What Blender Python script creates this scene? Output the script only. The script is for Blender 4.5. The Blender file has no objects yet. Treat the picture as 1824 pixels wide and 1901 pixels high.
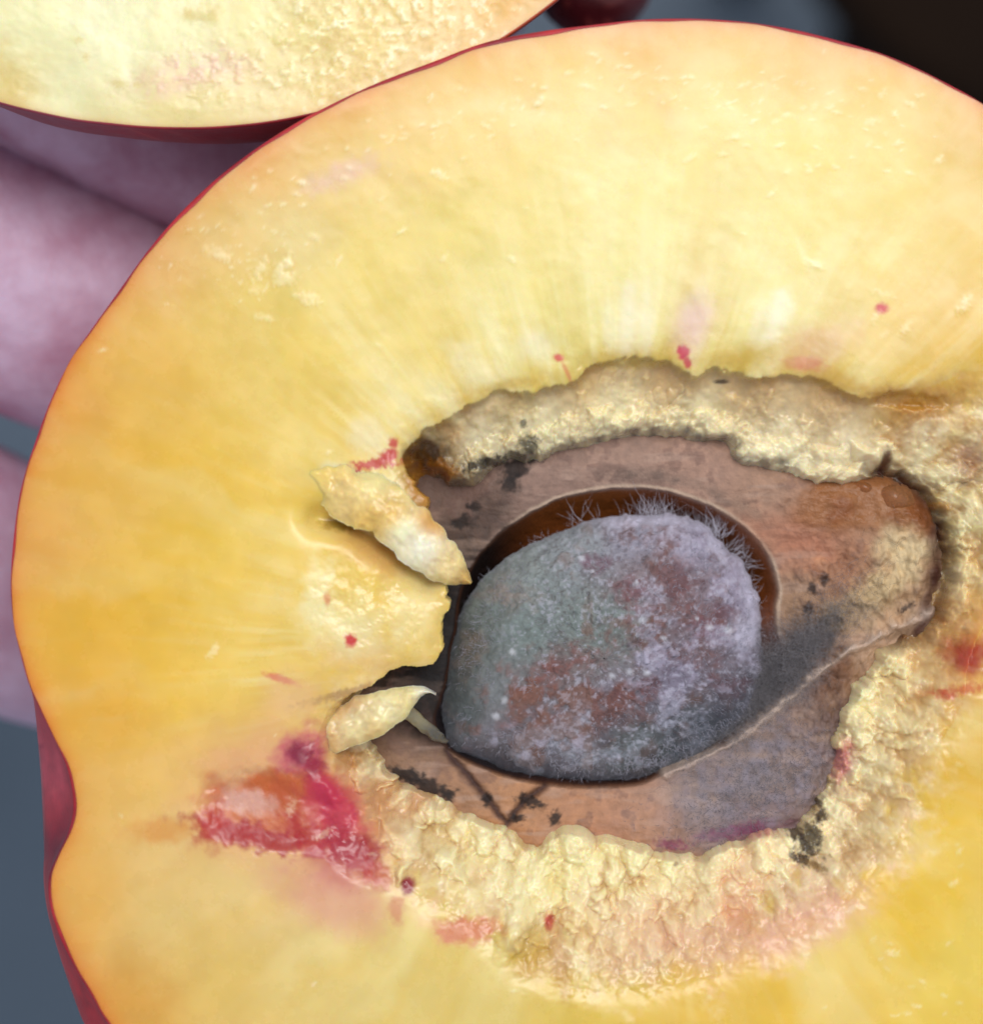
import bpy, math, random
import numpy as np
from mathutils import Vector, Matrix

# ----------------------------------------------------------------- units
# local drawing unit "u" = 0.036 mm; x to the picture's right, y down the picture, z towards the viewer
S = 3.6e-5
HGT = 0.45                    # the cut face is held 45 cm above the floor
D = 4200.0                    # viewing distance in u  (about 15 cm)
CX, CY = 912.0, 950.5
def W(p):
    p = np.asarray(p, float)
    return np.stack([(p[..., 0]-CX)*S, -(p[..., 1]-CY)*S, p[..., 2]*S+HGT], -1)
def dep(pts, z):              # a contour seen at depth z is really larger by this factor
    k = (D-z)/D
    p = np.asarray(pts, float)
    return np.stack([CX+(p[:, 0]-CX)*k, CY+(p[:, 1]-CY)*k], -1)

# ----------------------------------------------------------------- camera, world, lights, exposure
scene = bpy.context.scene
cam_d = bpy.data.cameras.new('camera')
cam = bpy.data.objects.new('camera', cam_d)
scene.collection.objects.link(cam)
cam.location = (0, 0, HGT+D*S)
cam_d.sensor_fit = 'HORIZONTAL'
cam_d.sensor_width = 36.0
cam_d.lens = 36.0*D/1824.0
cam_d.clip_start = 0.005
cam_d.clip_end = 60
cam_d.dof.use_dof = True
cam_d.dof.focus_distance = (D+95)*S
cam_d.dof.aperture_fstop = cam_d.lens/(150*S*1000)
scene.camera = cam

world = bpy.data.worlds.new('World')
scene.world = world
world.use_nodes = True
bgn = world.node_tree.nodes['Background']
bgn.inputs[0].default_value = (0.76, 0.84, 1.0, 1)
bgn.inputs[1].default_value = 0.56

def area(name, loc, target, size, power, col):
    l = bpy.data.lights.new(name, 'AREA')
    l.shape = 'RECTANGLE'; l.size = size[0]; l.size_y = size[1]
    l.energy = power; l.color = col
    o = bpy.data.objects.new(name, l)
    scene.collection.objects.link(o)
    o.location = loc
    d = Vector(target)-Vector(loc)
    o.rotation_euler = d.to_track_quat('-Z', 'Y').to_euler()
    return o
area('window_light', (0.18, 0.36, HGT+1.04), (0, 0, HGT), (0.7, 0.5), 9.7, (1.0, 0.985, 0.96))

vs = scene.view_settings
vs.view_transform = 'Standard'; vs.look = 'None'
vs.exposure = 0.0; vs.gamma = 1.0; vs.use_curve_mapping = False
scene.render.engine = 'CYCLES'
scene.cycles.use_denoising = True
scene.cycles.max_bounces = 8
scene.cycles.use_adaptive_sampling = True
scene.cycles.adaptive_threshold = 0.02

# ----------------------------------------------------------------- numpy helpers
rng = np.random.default_rng(7)
random.seed(7)
TAB = rng.random((256, 256))
def vnoise(x, y, seed=0):
    x = np.asarray(x, float)+seed*17.37; y = np.asarray(y, float)+seed*41.13
    ix = np.floor(x).astype(np.int64); iy = np.floor(y).astype(np.int64)
    fx = x-ix; fy = y-iy
    fx = fx*fx*fx*(fx*(fx*6-15)+10); fy = fy*fy*fy*(fy*(fy*6-15)+10)
    a = TAB[ix & 255, iy & 255]; b = TAB[(ix+1) & 255, iy & 255]
    c = TAB[ix & 255, (iy+1) & 255]; d = TAB[(ix+1) & 255, (iy+1) & 255]
    return (a*(1-fx)+b*fx)*(1-fy)+(c*(1-fx)+d*fx)*fy
def fbm(x, y, seed=0, oct=4, gain=0.5):         # -1 .. 1
    s = 0; a = 1; t = 0
    for k in range(oct):
        s = s+a*(vnoise(x*2**k, y*2**k, seed+k*3)*2-1); t += a; a *= gain
    return s/t
def sstep(a, b, x):
    t = np.clip((x-a)/(b-a), 0, 1)
    return t*t*(3-2*t)
def lin(c):
    c = np.asarray(c, float)/255.0
    return np.where(c <= 0.04045, c/12.92, ((c+0.055)/1.055)**2.4)
def mix(a, b, t):
    return a+(b-a)*t[:, None]
def spline(pts, n=6, closed=True):
    p = np.asarray(pts, float); m = len(p); out = []
    rngk = range(m) if closed else range(m-1)
    for i in rngk:
        if closed:
            a, b, c, d = p[(i-1) % m], p[i], p[(i+1) % m], p[(i+2) % m]
        else:
            a, b, c, d = p[max(i-1, 0)], p[i], p[i+1], p[min(i+2, m-1)]
        for k in range(n):
            t = k/n
            out.append(0.5*((2*b)+(-a+c)*t+(2*a-5*b+4*c-d)*t*t+(-a+3*b-3*c+d)*t**3))
    if not closed:
        out.append(p[-1])
    return np.array(out)
class SDF:                                      # signed distance to a closed outline, + inside
    def __init__(self, poly, x0=-100, y0=-100, x1=2350, y1=2400, step=7.0):
        self.x0, self.y0, self.st = x0, y0, step
        gx = np.arange(x0, x1+step, step); gy = np.arange(y0, y1+step, step)
        X, Y = np.meshgrid(gx, gy, indexing='ij')
        best = np.full(X.shape, 1e18); ins = np.zeros(X.shape, bool)
        P = np.asarray(poly); Q = np.roll(P, -1, 0)
        for (ax, ay), (bx, by) in zip(P, Q):
            dx, dy = bx-ax, by-ay; L = dx*dx+dy*dy
            if L < 1e-9: continue
            t = np.clip(((X-ax)*dx+(Y-ay)*dy)/L, 0, 1)
            best = np.minimum(best, (X-ax-t*dx)**2+(Y-ay-t*dy)**2)
            if abs(dy) > 1e-9:
                ins ^= ((ay > Y) != (by > Y)) & (X < dx*(Y-ay)/dy+ax)
        self.g = np.where(ins, 1, -1)*np.sqrt(best)
    def __call__(self, x, y):
        u = np.clip((x-self.x0)/self.st, 0, self.g.shape[0]-1.001); v = np.clip((y-self.y0)/self.st, 0, self.g.shape[1]-1.001)
        i = u.astype(int); j = v.astype(int); fu = u-i; fv = v-j; g = self.g
        return (g[i, j]*(1-fu)+g[i+1, j]*fu)*(1-fv)+(g[i, j+1]*(1-fu)+g[i+1, j+1]*fu)*fv
def polar(poly, c, n):                          # radius of an outline round c at n even angles (last crossing)
    P = np.asarray(poly, float)-np.asarray(c); Q = np.roll(P, -1, 0)
    th = np.arange(n)*2*math.pi/n
    ux, uy = np.cos(th), np.sin(th); r = np.zeros(n)
    for a, b in zip(P, Q):
        e = b-a
        den = ux*e[1]-uy*e[0]
        den = np.where(np.abs(den) < 1e-12, 1e-12, den)
        t = (a[0]*e[1]-a[1]*e[0])/den
        s = (a[0]*uy-a[1]*ux)/den
        ok = (s >= -1e-6) & (s <= 1+1e-6) & (t > 0)
        r = np.where(ok & (t > r), t, r)
    return th, r
def idw(x, y, ctrl, p=3.0, soft=60.0):
    acc = np.zeros((len(x), 3)); wt = np.zeros(len(x))
    for cx, cy, col in ctrl:
        w = 1.0/(((x-cx)**2+(y-cy)**2+soft*soft)**(p/2))
        acc += w[:, None]*lin(col); wt += w
    return acc/wt[:, None]
def blob(x, y, cx, cy, rx, ry, ang=0.0, edge=0.5, warp=0.35, seed=0, freq=None):
    # 0..1 patch with an uneven, noise-warped border
    m = np.zeros(len(x)); R = max(rx, ry)*(1.6+warp)
    sel = np.nonzero((np.abs(x-cx) < R) & (np.abs(y-cy) < R))[0]
    if len(sel) == 0: return m
    a = math.radians(ang); X = x[sel]-cx; Y = y[sel]-cy
    u = (X*math.cos(a)+Y*math.sin(a))/rx; v = (-X*math.sin(a)+Y*math.cos(a))/ry
    f = freq or 1.5/min(rx, ry)
    d = np.sqrt(u*u+v*v)+warp*fbm(x[sel]*f, y[sel]*f, seed+int(cx) % 97, 4)
    m[sel] = 1-sstep(1-edge, 1+edge, d)
    return m

# ----------------------------------------------------------------- materials
def new_mat(name):
    m = bpy.data.materials.new(name); m.use_nodes = True
    nt = m.node_tree
    return m, nt, nt.nodes['Principled BSDF']
def noise_node(nt, vec, scale, detail=4, rough=0.55, dist=0.0):
    n = nt.nodes.new('ShaderNodeTexNoise')
    n.inputs['Scale'].default_value = scale; n.inputs['Detail'].default_value = detail
    n.inputs['Roughness'].default_value = rough; n.inputs['Distortion'].default_value = dist
    nt.links.new(vec, n.inputs['Vector'])
    return n
def map_range(nt, src, a, b, c, d):
    n = nt.nodes.new('ShaderNodeMapRange')
    nt.links.new(src, n.inputs[0])
    for k, v in enumerate((a, b, c, d)): n.inputs[k+1].default_value = v
    return n.outputs[0]
def mul_color(nt, col, fac):
    n = nt.nodes.new('ShaderNodeVectorMath'); n.operation = 'SCALE'
    nt.links.new(col, n.inputs[0]); nt.links.new(fac, n.inputs['Scale'])
    return n.outputs[0]
def mixc(nt, fac, a, b):
    n = nt.nodes.new('ShaderNodeMix'); n.data_type = 'RGBA'
    if isinstance(fac, float): n.inputs[0].default_value = fac
    else: nt.links.new(fac, n.inputs[0])
    for s, v in ((n.inputs[6], a), (n.inputs[7], b)):
        if isinstance(v, (tuple, list, np.ndarray)): s.default_value = (*v[:3], 1)
        else: nt.links.new(v, s)
    return n.outputs[2]
def bump(nt, height, dist, strength, normal=None):
    b = nt.nodes.new('ShaderNodeBump')
    b.inputs['Strength'].default_value = strength; b.inputs['Distance'].default_value = dist
    nt.links.new(height, b.inputs['Height'])
    if normal: nt.links.new(normal, b.inputs['Normal'])
    return b.outputs[0]
def tint_material(name, rough=(0.35, 0.6), mott=(0.9, 1.1), mscale=0.03, fscale=0.12, bdist=3.0, bstr=0.5,
                  sss=0.0, sssr=(1, 0.5, 0.2), sss_scale=0.0006, spec=0.5, coat=0.0, sheen=0.0, sheen_col=(1, 1, 1)):
    m, nt, bs = new_mat(name)
    at = nt.nodes.new('ShaderNodeAttribute'); at.attribute_name = 'tint'
    pp = nt.nodes.new('ShaderNodeAttribute'); pp.attribute_name = 'pp'
    n1 = noise_node(nt, pp.outputs['Vector'], mscale, 6, 0.6)
    n2 = noise_node(nt, pp.outputs['Vector'], fscale, 4, 0.6)
    col = mul_color(nt, at.outputs['Color'], map_range(nt, n1.outputs[0], 0.25, 0.75, *mott))
    nt.links.new(col, bs.inputs['Base Color'])
    wt = nt.nodes.new('ShaderNodeAttribute'); wt.attribute_name = 'wet'
    mr = nt.nodes.new('ShaderNodeMix'); mr.data_type = 'FLOAT'; mr.clamp_factor = False; mr.inputs[3].default_value = 0.16
    nt.links.new(wt.outputs['Fac'], mr.inputs[0]); nt.links.new(map_range(nt, n1.outputs[0], 0.3, 0.7, *rough), mr.inputs[2])
    nt.links.new(mr.outputs[0], bs.inputs['Roughness'])
    b1 = bump(nt, n2.outputs[0], bdist*S, bstr)
    b2 = bump(nt, n1.outputs[0], bdist*2.5*S, bstr, b1)
    nt.links.new(b2, bs.inputs['Normal'])
    bs.inputs['Specular IOR Level'].default_value = spec
    bs.inputs['Subsurface Weight'].default_value = sss
    bs.inputs['Subsurface Radius'].default_value = sssr
    bs.inputs['Subsurface Scale'].default_value = sss_scale
    bs.inputs['Coat Weight'].default_value = coat
    bs.inputs['Coat Roughness'].default_value = 0.15
    bs.inputs['Sheen Weight'].default_value = sheen
    bs.inputs['Sheen Tint'].default_value = (*sheen_col, 1)
    bs.inputs['Sheen Roughness'].default_value = 0.4
    return m

M_FLESH = tint_material('peach_flesh', rough=(0.16, 0.38), mott=(0.96, 1.04), mscale=0.012, fscale=0.05, bdist=1.0, bstr=0.09,
                        sss=0.6, sssr=(1.0, 0.6, 0.22), sss_scale=0.0008, spec=0.45)
M_SKIN = tint_material('peach_skin', rough=(0.4, 0.6), mott=(0.75, 1.25), mscale=0.02, fscale=0.2, bdist=1.5, bstr=0.3,
                       sheen=0.08, sheen_col=(1.0, 0.85, 0.92), spec=0.4)
M_STONE = tint_material('peach_stone', rough=(0.55, 0.8), mott=(0.82, 1.18), mscale=0.06, fscale=0.2, bdist=2.5, bstr=0.6, spec=0.3)
M_SEED = tint_material('mouldy_seed', rough=(0.7, 0.95), mott=(0.8, 1.2), mscale=0.07, fscale=0.22, bdist=3, bstr=0.4, spec=0.15, sheen=0.3, sheen_col=(0.85, 0.88, 1.0))

# ----------------------------------------------------------------- mesh helpers
COL = scene.collection
def grid_faces(nu, nv, close_u=False, close_v=False):
    iu = np.arange(nu if close_u else nu-1); iv = np.arange(nv if close_v else nv-1)
    U, V = np.meshgrid(iu, iv, indexing='ij'); U2 = (U+1) % nu; V2 = (V+1) % nv
    return np.stack([U*nv+V, U2*nv+V, U2*nv+V2, U*nv+V2], -1).reshape(-1, 4)
def mesh_from(name, co, faces, tint=None, smooth=True, wet=None):
    me = bpy.data.meshes.new(name)
    n = len(co); f = np.asarray(faces); k = f.shape[1]
    me.vertices.add(n); me.vertices.foreach_set('co', W(co).astype(np.float32).ravel())
    me.loops.add(f.size); me.loops.foreach_set('vertex_index', f.astype(np.int32).ravel())
    me.polygons.add(len(f)); me.polygons.foreach_set('loop_start', np.arange(0, f.size, k, dtype=np.int32))
    me.polygons.foreach_set('use_smooth', np.full(len(f), smooth))
    me.update(calc_edges=True)
    a = me.attributes.new('pp', 'FLOAT_VECTOR', 'POINT'); a.data.foreach_set('vector', np.asarray(co, np.float32).ravel())
    if tint is not None:
        a = me.attributes.new('tint', 'FLOAT_COLOR', 'POINT')
        a.data.foreach_set('color', np.concatenate([np.clip(tint, 0, 1), np.ones((n, 1))], 1).astype(np.float32).ravel())
    if wet is not None:
        a = me.attributes.new('wet', 'FLOAT', 'POINT'); a.data.foreach_set('value', np.clip(wet, -3, 1).astype(np.float32))
    me.validate()
    return me
def obj(name, me, mat=None, parent=None, **tags):
    o = bpy.data.objects.new(name, me); COL.objects.link(o)
    if mat is not None and me is not None:
        if len(me.materials) == 0: me.materials.append(mat)
    if parent is not None:
        o.parent = parent; o.matrix_parent_inverse = Matrix.Translation(parent.location).inverted()
    for k, v in tags.items(): o[k] = v
    return o
def thing(name, base, label, category, group=None):
    e = bpy.data.objects.new(name, None); COL.objects.link(e)
    e.empty_display_size = 0.01
    e.location = W(base); e['label'] = label; e['category'] = category
    if group: e['group'] = group
    return e
def tube(spine, widths, thick, nu=40, nv=18, noise=0.12, seed=0, freq=0.03, ruffle=0.0):
    # fleshy strip: spine points (x,y,z), half widths, half thickness
    sp = spline(spine, 12, False); w = spline(np.array([[a, b] for a, b in zip(widths, thick)]), 12, False)
    n = len(sp); t = np.gradient(sp, axis=0); t /= np.linalg.norm(t, axis=1)[:, None]
    up = np.array([0, 0, 1.0]); side = np.cross(t, up); side /= np.linalg.norm(side, axis=1)[:, None]
    nor = np.cross(side, t)
    ph = np.arange(nv)*2*math.pi/nv
    c, s = np.cos(ph), np.sin(ph)
    c = np.sign(c)*np.abs(c)**0.8; s = np.sign(s)*np.abs(s)**0.8
    w = np.maximum(w, 0.3)
    co = sp[:, None]+side[:, None]*(w[:, 0][:, None]*c)[..., None]+nor[:, None]*(w[:, 1][:, None]*s)[..., None]
    P = co.reshape(-1, 3)
    k = fbm(P[:, 0]*freq+P[:, 2]*freq*0.7, P[:, 1]*freq-P[:, 2]*freq*0.5, seed, 4)
    rel = (P-np.repeat(sp, nv, 0))
    P = np.repeat(sp, nv, 0)+rel*(1+noise*2*k)[:, None]
    if ruffle:
        P[:, 2] += ruffle*fbm(P[:, 0]*0.02, P[:, 1]*0.02, seed+5, 3)
    return P, grid_faces(n, nv, False, True)

# ----------------------------------------------------------------- the floor far below and the dark stool
def simple_mat(name, c1, c2, scale, rough=0.6, bstr=0.2, bd=0.001, **kw):
    m, nt, bs = new_mat(name)
    tc = nt.nodes.new('ShaderNodeTexCoord')
    n = noise_node(nt, tc.outputs['Object'], scale, 6, 0.6)
    r = map_range(nt, n.outputs[0], 0.3, 0.7, 0, 1)
    nt.links.new(mixc(nt, r, lin(c1), lin(c2)), bs.inputs['Base Color'])
    bs.inputs['Roughness'].default_value = rough
    nt.links.new(bump(nt, n.outputs[0], bd, bstr), bs.inputs['Normal'])
    for k, v in kw.items(): bs.inputs[k].default_value = v
    return m
M_FLOOR = simple_mat('grey_floor', (74, 88, 100), (88, 102, 116), 9.0, 0.55)
fz = -HGT/S
n = 25
gx, gy = np.meshgrid(np.linspace(-30000, 30000, n)+CX, np.linspace(-30000, 30000, n)+CY, indexing='ij')
co = np.stack([gx, gy, np.full_like(gx, fz)], -1).reshape(-1, 3)
fl = obj('floor', mesh_from('floor', co, grid_faces(n, n)[:, ::-1]), M_FLOOR)
fl['kind'] = 'structure'

M_WOOD = simple_mat('dark_wood', (24, 14, 8), (34, 22, 13), 14.0, 0.8, **{'Specular IOR Level': 0.08})
def lathe(c, prof, nv=64):
    th = np.arange(nv)*2*math.pi/nv
    co = np.array([[[c[0]+r*math.cos(a), c[1]+r*math.sin(a), c[2]+z] for a in th] for r, z in prof]).reshape(-1, 3)
    return co, grid_faces(len(prof), nv, False, True)
def build_stool():
    zt = -5600.0
    k = (D-zt)/D
    cxs, cys = CX+(2085-CX)*k, CY+(-390-CY)*k
    st = thing('wooden_stool', (cxs, cys, fz), 'dark brown rounded wooden object standing on the grey floor in the upper corner', 'stool')
    R = 650*k
    pr = [(1, 0), (R*0.6, -25), (R*0.93, 0), (R*0.985, -40), (R, -130), (R, -420), (R*0.96, -520), (R*0.6, -540), (1, -540)]
    co, f = lathe((cxs, cys, zt), pr, 96)
    obj('seat', mesh_from('seat', co, f), M_WOOD, st)
    for q in range(4):
        a = math.radians(45+90*q)
        p0 = np.array([cxs+R*0.62*math.cos(a), cys+R*0.62*math.sin(a), zt-530]); p1 = np.array([cxs+R*0.86*math.cos(a), cys+R*0.86*math.sin(a), fz+4])
        P, F = tube([p0, (p0+p1)/2, p1], [260, 230, 190], [260, 230, 190], nv=16, noise=0.0)
        obj('leg', mesh_from('leg', P, F), M_WOOD, st)
build_stool()

# ----------------------------------------------------------------- the hand
def hand_material():
    m, nt, bs = new_mat('hand_skin')
    tc = nt.nodes.new('ShaderNodeTexCoord')
    n1 = noise_node(nt, tc.outputs['Object'], 150.0, 4, 0.6)
    n2 = noise_node(nt, tc.outputs['Object'], 900.0, 3, 0.6)
    r = map_range(nt, n1.outputs[0], 0.35, 0.65, 0, 1)
    c = mixc(nt, r, lin((178, 130, 152)), lin((204, 174, 196)))
    nt.links.new(c, bs.inputs['Base Color'])
    bs.inputs['Roughness'].default_value = 0.62
    bs.inputs['Subsurface Weight'].default_value = 0.25
    bs.inputs['Subsurface Radius'].default_value = (1.0, 0.35, 0.25)
    bs.inputs['Subsurface Scale'].default_value = 0.0015
    nt.links.new(bump(nt, n2.outputs[0], 0.0003, 0.4), bs.inputs['Normal'])
    return m
def build_hand():
    d = np.array([0.905, 0.425]); e = np.array([-d[1], d[0]])     # along the fingers / across them (towards the little finger)
    o = np.array([-892., -144.])                                  # middle of the knuckle row
    def P(a, b, z): q = o+d*a+e*b; return (q[0], q[1], z)
    V = []; R = []; E = []
    def add(p, r, link=None):
        V.append(p); R.append(r); i = len(V)-1
        if link is not None: E.append((link, i))
        return i
    root = add(P(-1500, -60, -640), 560)
    w = add(P(-2500, 60, -700), 640, root)
    w2 = add(P(-3300, 60, -760), 680, w)
    add(P(-5600, 80, -900), 860, w2)
    # fingers: across offset, bends (along, z, radius)
    for b0, b1, kr, ch in (
        (-760, -830, 330, [(800, -600, 272), (1250, -860, 235), (1580, -960, 195), (1700, -980, 140)]),
        (-270, -292, 340, [(1050, -570, 305), (1850, -960, 240), (2450, -1120, 195), (2610, -1140, 140)]),
        (200, 208, 335, [(980, -630, 312), (1750, -1000, 238), (2330, -1160, 190), (2480, -1180, 138)]),
        (650, 846, 310, [(760, -690, 336), (1330, -960, 300), (1800, -1140, 186), (1930, -1160, 130)])):
        k = add(P(0 if abs(b0) < 500 else -140, b0, -640), kr, root)
        last = k
        for j, (a, z, r) in enumerate(ch):
            last = add(P(a, b1, z), r, last)
    t0 = add(P(-1150, -900, -470), 400, root)
    t1 = add(P(-350, -1500, -380), 300, t0)
    t2 = add(P(480, -1750, -420), 250, t1)
    t3 = add(P(900, -1760, -480), 190, t2)
    me = bpy.data.meshes.new('hand_frame')
    k = 0.01
    me.from_pydata([(x*k, -y*k, z*k) for x, y, z in V], E, [])
    ob = bpy.data.objects.new('hand_frame', me); COL.objects.link(ob)
    sk = ob.modifiers.new('skin', 'SKIN'); sk.use_smooth_shade = True; sk.branch_smoothing = 0.7
    for i, r in enumerate(R):
        me.skin_vertices[0].data[i].radius = (r*k, r*k); me.skin_vertices[0].data[i].use_root = (i == 0)
    ss = ob.modifiers.new('sub', 'SUBSURF'); ss.levels = 3; ss.render_levels = 3
    dg = bpy.context.evaluated_depsgraph_get(); dg.update()
    res = bpy.data.meshes.new_from_object(ob.evaluated_get(dg))
    n = len(res.vertices); c = np.zeros(n*3, np.float32); res.vertices.foreach_get('co', c)
    c = c.reshape(-1, 3)/k; c[:, 1] *= -1
    # knuckle creases: shallow grooves across every finger
    for b1, along in ((-830, (800, 1250)), (-300, (1050, 1850)), (200, (980, 1750)), (850, (760, 1330))):
        A = (c[:, :2]-o)@d; B = (c[:, :2]-o)@e
        for a in along:
            g = np.exp(-((A-a+60*np.sin(B*0.01))/26)**2)*(np.abs(B-b1) < 235)
            c[:, 2] -= 16*g
    res.vertices.foreach_set('co', W(c).astype(np.float32).ravel())
    res.polygons.foreach_set('use_smooth', np.ones(len(res.polygons), bool))
    res.update()
    bpy.data.objects.remove(ob); bpy.data.meshes.remove(me)
    res.name = 'hand'
    h = obj('hand', res, hand_material())
    h['label'] = 'blurred pale hand with its fingers spread under the cut peach'; h['category'] = 'hand'
build_hand()

# ----------------------------------------------------------------- outlines of the peach half
OUT = [(1750,150),(1640,100),(1500,60),(1400,42),(1300,34),(1200,35),(1100,45),(1000,58),(900,78),(800,115),(700,153),(600,200),(520,245),
 (440,300),(380,350),(320,410),(270,470),(220,540),(170,610),(130,670),(95,740),(65,820),(40,900),(28,970),(20,1060),(22,1130),(32,1190),
 (50,1260),(75,1320),(100,1370),(125,1430),(135,1490),(128,1540),(105,1590),(90,1630),(92,1680),(110,1740),(140,1800),(170,1850),(200,1901),
 (280,2010),(400,2110),(560,2190),(760,2240),(1000,2260),(1250,2245),(1500,2190),(1720,2080),(1900,1920),(2040,1720),(2130,1480),(2170,1220),
 (2160,960),(2110,720),(2020,480),(1930,300),(1840,205)]
BODY_IMG = [(20,1060),(24,1140),(38,1220),(54,1290),(58,1360),(65,1450),(70,1560),(76,1660),(92,1740),(128,1860),(160,1930),(240,2030)]
i0 = OUT.index((20,1060)); i1 = OUT.index((280,2010))
BODY = OUT[:i0]+[tuple(p) for p in dep(BODY_IMG, -190)]+[(370,2140)]+[tuple(p) for p in dep(OUT[i1+2:], -60)]
RIM = [(745,850),(762,825),(800,790),(870,752),(940,724),(1000,722),(1050,712),(1090,685),(1130,668),(1200,662),(1245,666),(1265,690),(1300,690),
 (1335,678),(1380,686),(1430,698),(1500,692),(1550,715),(1600,738),(1660,728),(1740,712),(1830,685),(1900,715),(1930,850),(1910,1000),(1870,1110),
 (1830,1160),(1800,1230),(1780,1330),(1730,1420),(1700,1520),(1640,1610),(1560,1690),(1450,1765),(1300,1815),(1150,1840),(1020,1825),(930,1775),
 (850,1712),(760,1655),(690,1595),(640,1520),(605,1450),(592,1395),(600,1330),(625,1300),(680,1278),(735,1243),(800,1235),(818,1180),
 (826,1120),(815,1070),(805,1000),(790,940),(770,890)]
STONE_IMG = [(780,860),(720,960),(690,1080),(680,1200),(655,1330),(690,1395),(740,1460),(850,1515),(950,1555),(1000,1588),(1050,1548),(1150,1568),
 (1250,1594),(1330,1585),(1420,1550),(1475,1545),(1510,1510),(1540,1460),(1558,1400),(1580,1310),(1640,1218),(1712,1160),(1742,1040),
 (1728,970),(1680,905),(1600,884),(1540,890),(1460,870),(1385,848),(1340,814),(1250,800),(1190,800),(1120,812),(1030,830),(1000,848),(930,852),(865,888)]
CAV_IMG = [(822,1270),(836,1180),(856,1090),(890,1025),(955,968),(1035,925),(1120,909),(1210,908),(1300,930),(1380,975),(1428,1030),(1446,1085),
 (1442,1150),(1455,1215),(1460,1270),(1430,1325),(1335,1392),(1245,1436),(1180,1462),(1080,1468),(960,1452),(870,1420),(822,1388),(805,1340)]
SEED_IMG = [(822,1300),(832,1205),(870,1112),(930,1042),(1010,995),(1100,965),(1200,955),(1285,968),(1340,1010),(1385,1060),(1408,1125),(1412,1190),
 (1418,1260),(1390,1330),(1300,1400),(1200,1440),(1080,1448),(950,1432),(870,1402),(834,1384)]
C0 = np.array([1130.0, 1200.0])
out_s = spline(OUT, 6); body_s = spline(BODY, 6); rim_s = spline(RIM, 4)
ZST = -145.0; ZSD = -226.0
stone_s = spline(dep(STONE_IMG, ZST), 4); cav_s = spline(dep(CAV_IMG, ZST), 6); seed_s = spline(dep(SEED_IMG, ZSD), 6)
sd_out = SDF(out_s); sd_rim = SDF(rim_s); sd_st = SDF(stone_s); sd_cav = SDF(cav_s)

FLESH_CTRL = [  # base colours of the ripe flesh
 (60,1000,(224,160,70)),(120,760,(226,168,84)),(300,480,(226,180,110)),(470,320,(228,180,105)),(650,215,(234,190,105)),(900,120,(236,192,108)),
 (1200,80,(232,188,108)),(1500,110,(226,186,100)),(1800,260,(220,180,84)),(1790,420,(228,194,98)),
 (420,440,(230,198,130)),(560,420,(228,204,140)),(700,300,(238,210,140)),(900,230,(242,214,140)),(1100,200,(242,216,142)),(1300,230,(238,216,138)),
 (1500,280,(238,216,132)),(1650,330,(236,212,124)),(500,560,(232,208,120)),(680,480,(236,212,120)),(850,420,(236,214,124)),(1000,380,(236,218,140)),
 (1180,400,(236,224,154)),(1350,420,(238,224,154)),(1500,450,(236,218,134)),(1650,470,(236,212,126)),
 (300,700,(228,184,92)),(420,640,(232,196,100)),(600,640,(236,208,112)),(760,580,(238,214,126)),(950,540,(236,220,140)),(1120,540,(234,222,152)),
 (1300,540,(240,226,166)),(1430,560,(240,228,164)),(1560,570,(238,216,144)),(1700,580,(236,202,122)),(1780,640,(232,190,96)),
 (200,900,(228,176,70)),(330,880,(232,188,76)),(450,840,(234,196,84)),(600,780,(238,208,116)),(700,720,(240,216,134)),
 (180,1150,(230,178,62)),(300,1080,(234,188,68)),(420,1050,(236,198,86)),(520,980,(238,206,110)),
 (220,1320,(228,172,66)),(330,1280,(236,194,82)),(450,1240,(238,206,110)),(560,1150,(236,206,120)),(520,1350,(232,192,120)),
 (230,1480,(230,186,112)),(330,1450,(236,196,120)),(420,1400,(234,194,118)),(300,1570,(230,194,130)),(450,1640,(232,202,140)),(560,1680,(234,204,148)),
 (180,1660,(228,178,96)),(300,1720,(228,198,130)),(250,1850,(216,160,76)),(420,1820,(226,194,116)),(600,1820,(228,202,130)),(760,1820,(230,206,132)),
 (900,1860,(226,200,120)),(1100,1870,(226,196,96)),(1300,1870,(232,192,90)),(1500,1800,(234,194,88)),(1650,1700,(236,196,76)),(1760,1560,(234,194,72)),
 (1800,1400,(224,180,72)),(1800,1800,(236,208,104)),(1900,1300,(228,170,70)),(2000,1700,(232,180,76)),(1200,2100,(228,180,84)),(2000,700,(228,180,84))]
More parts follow.
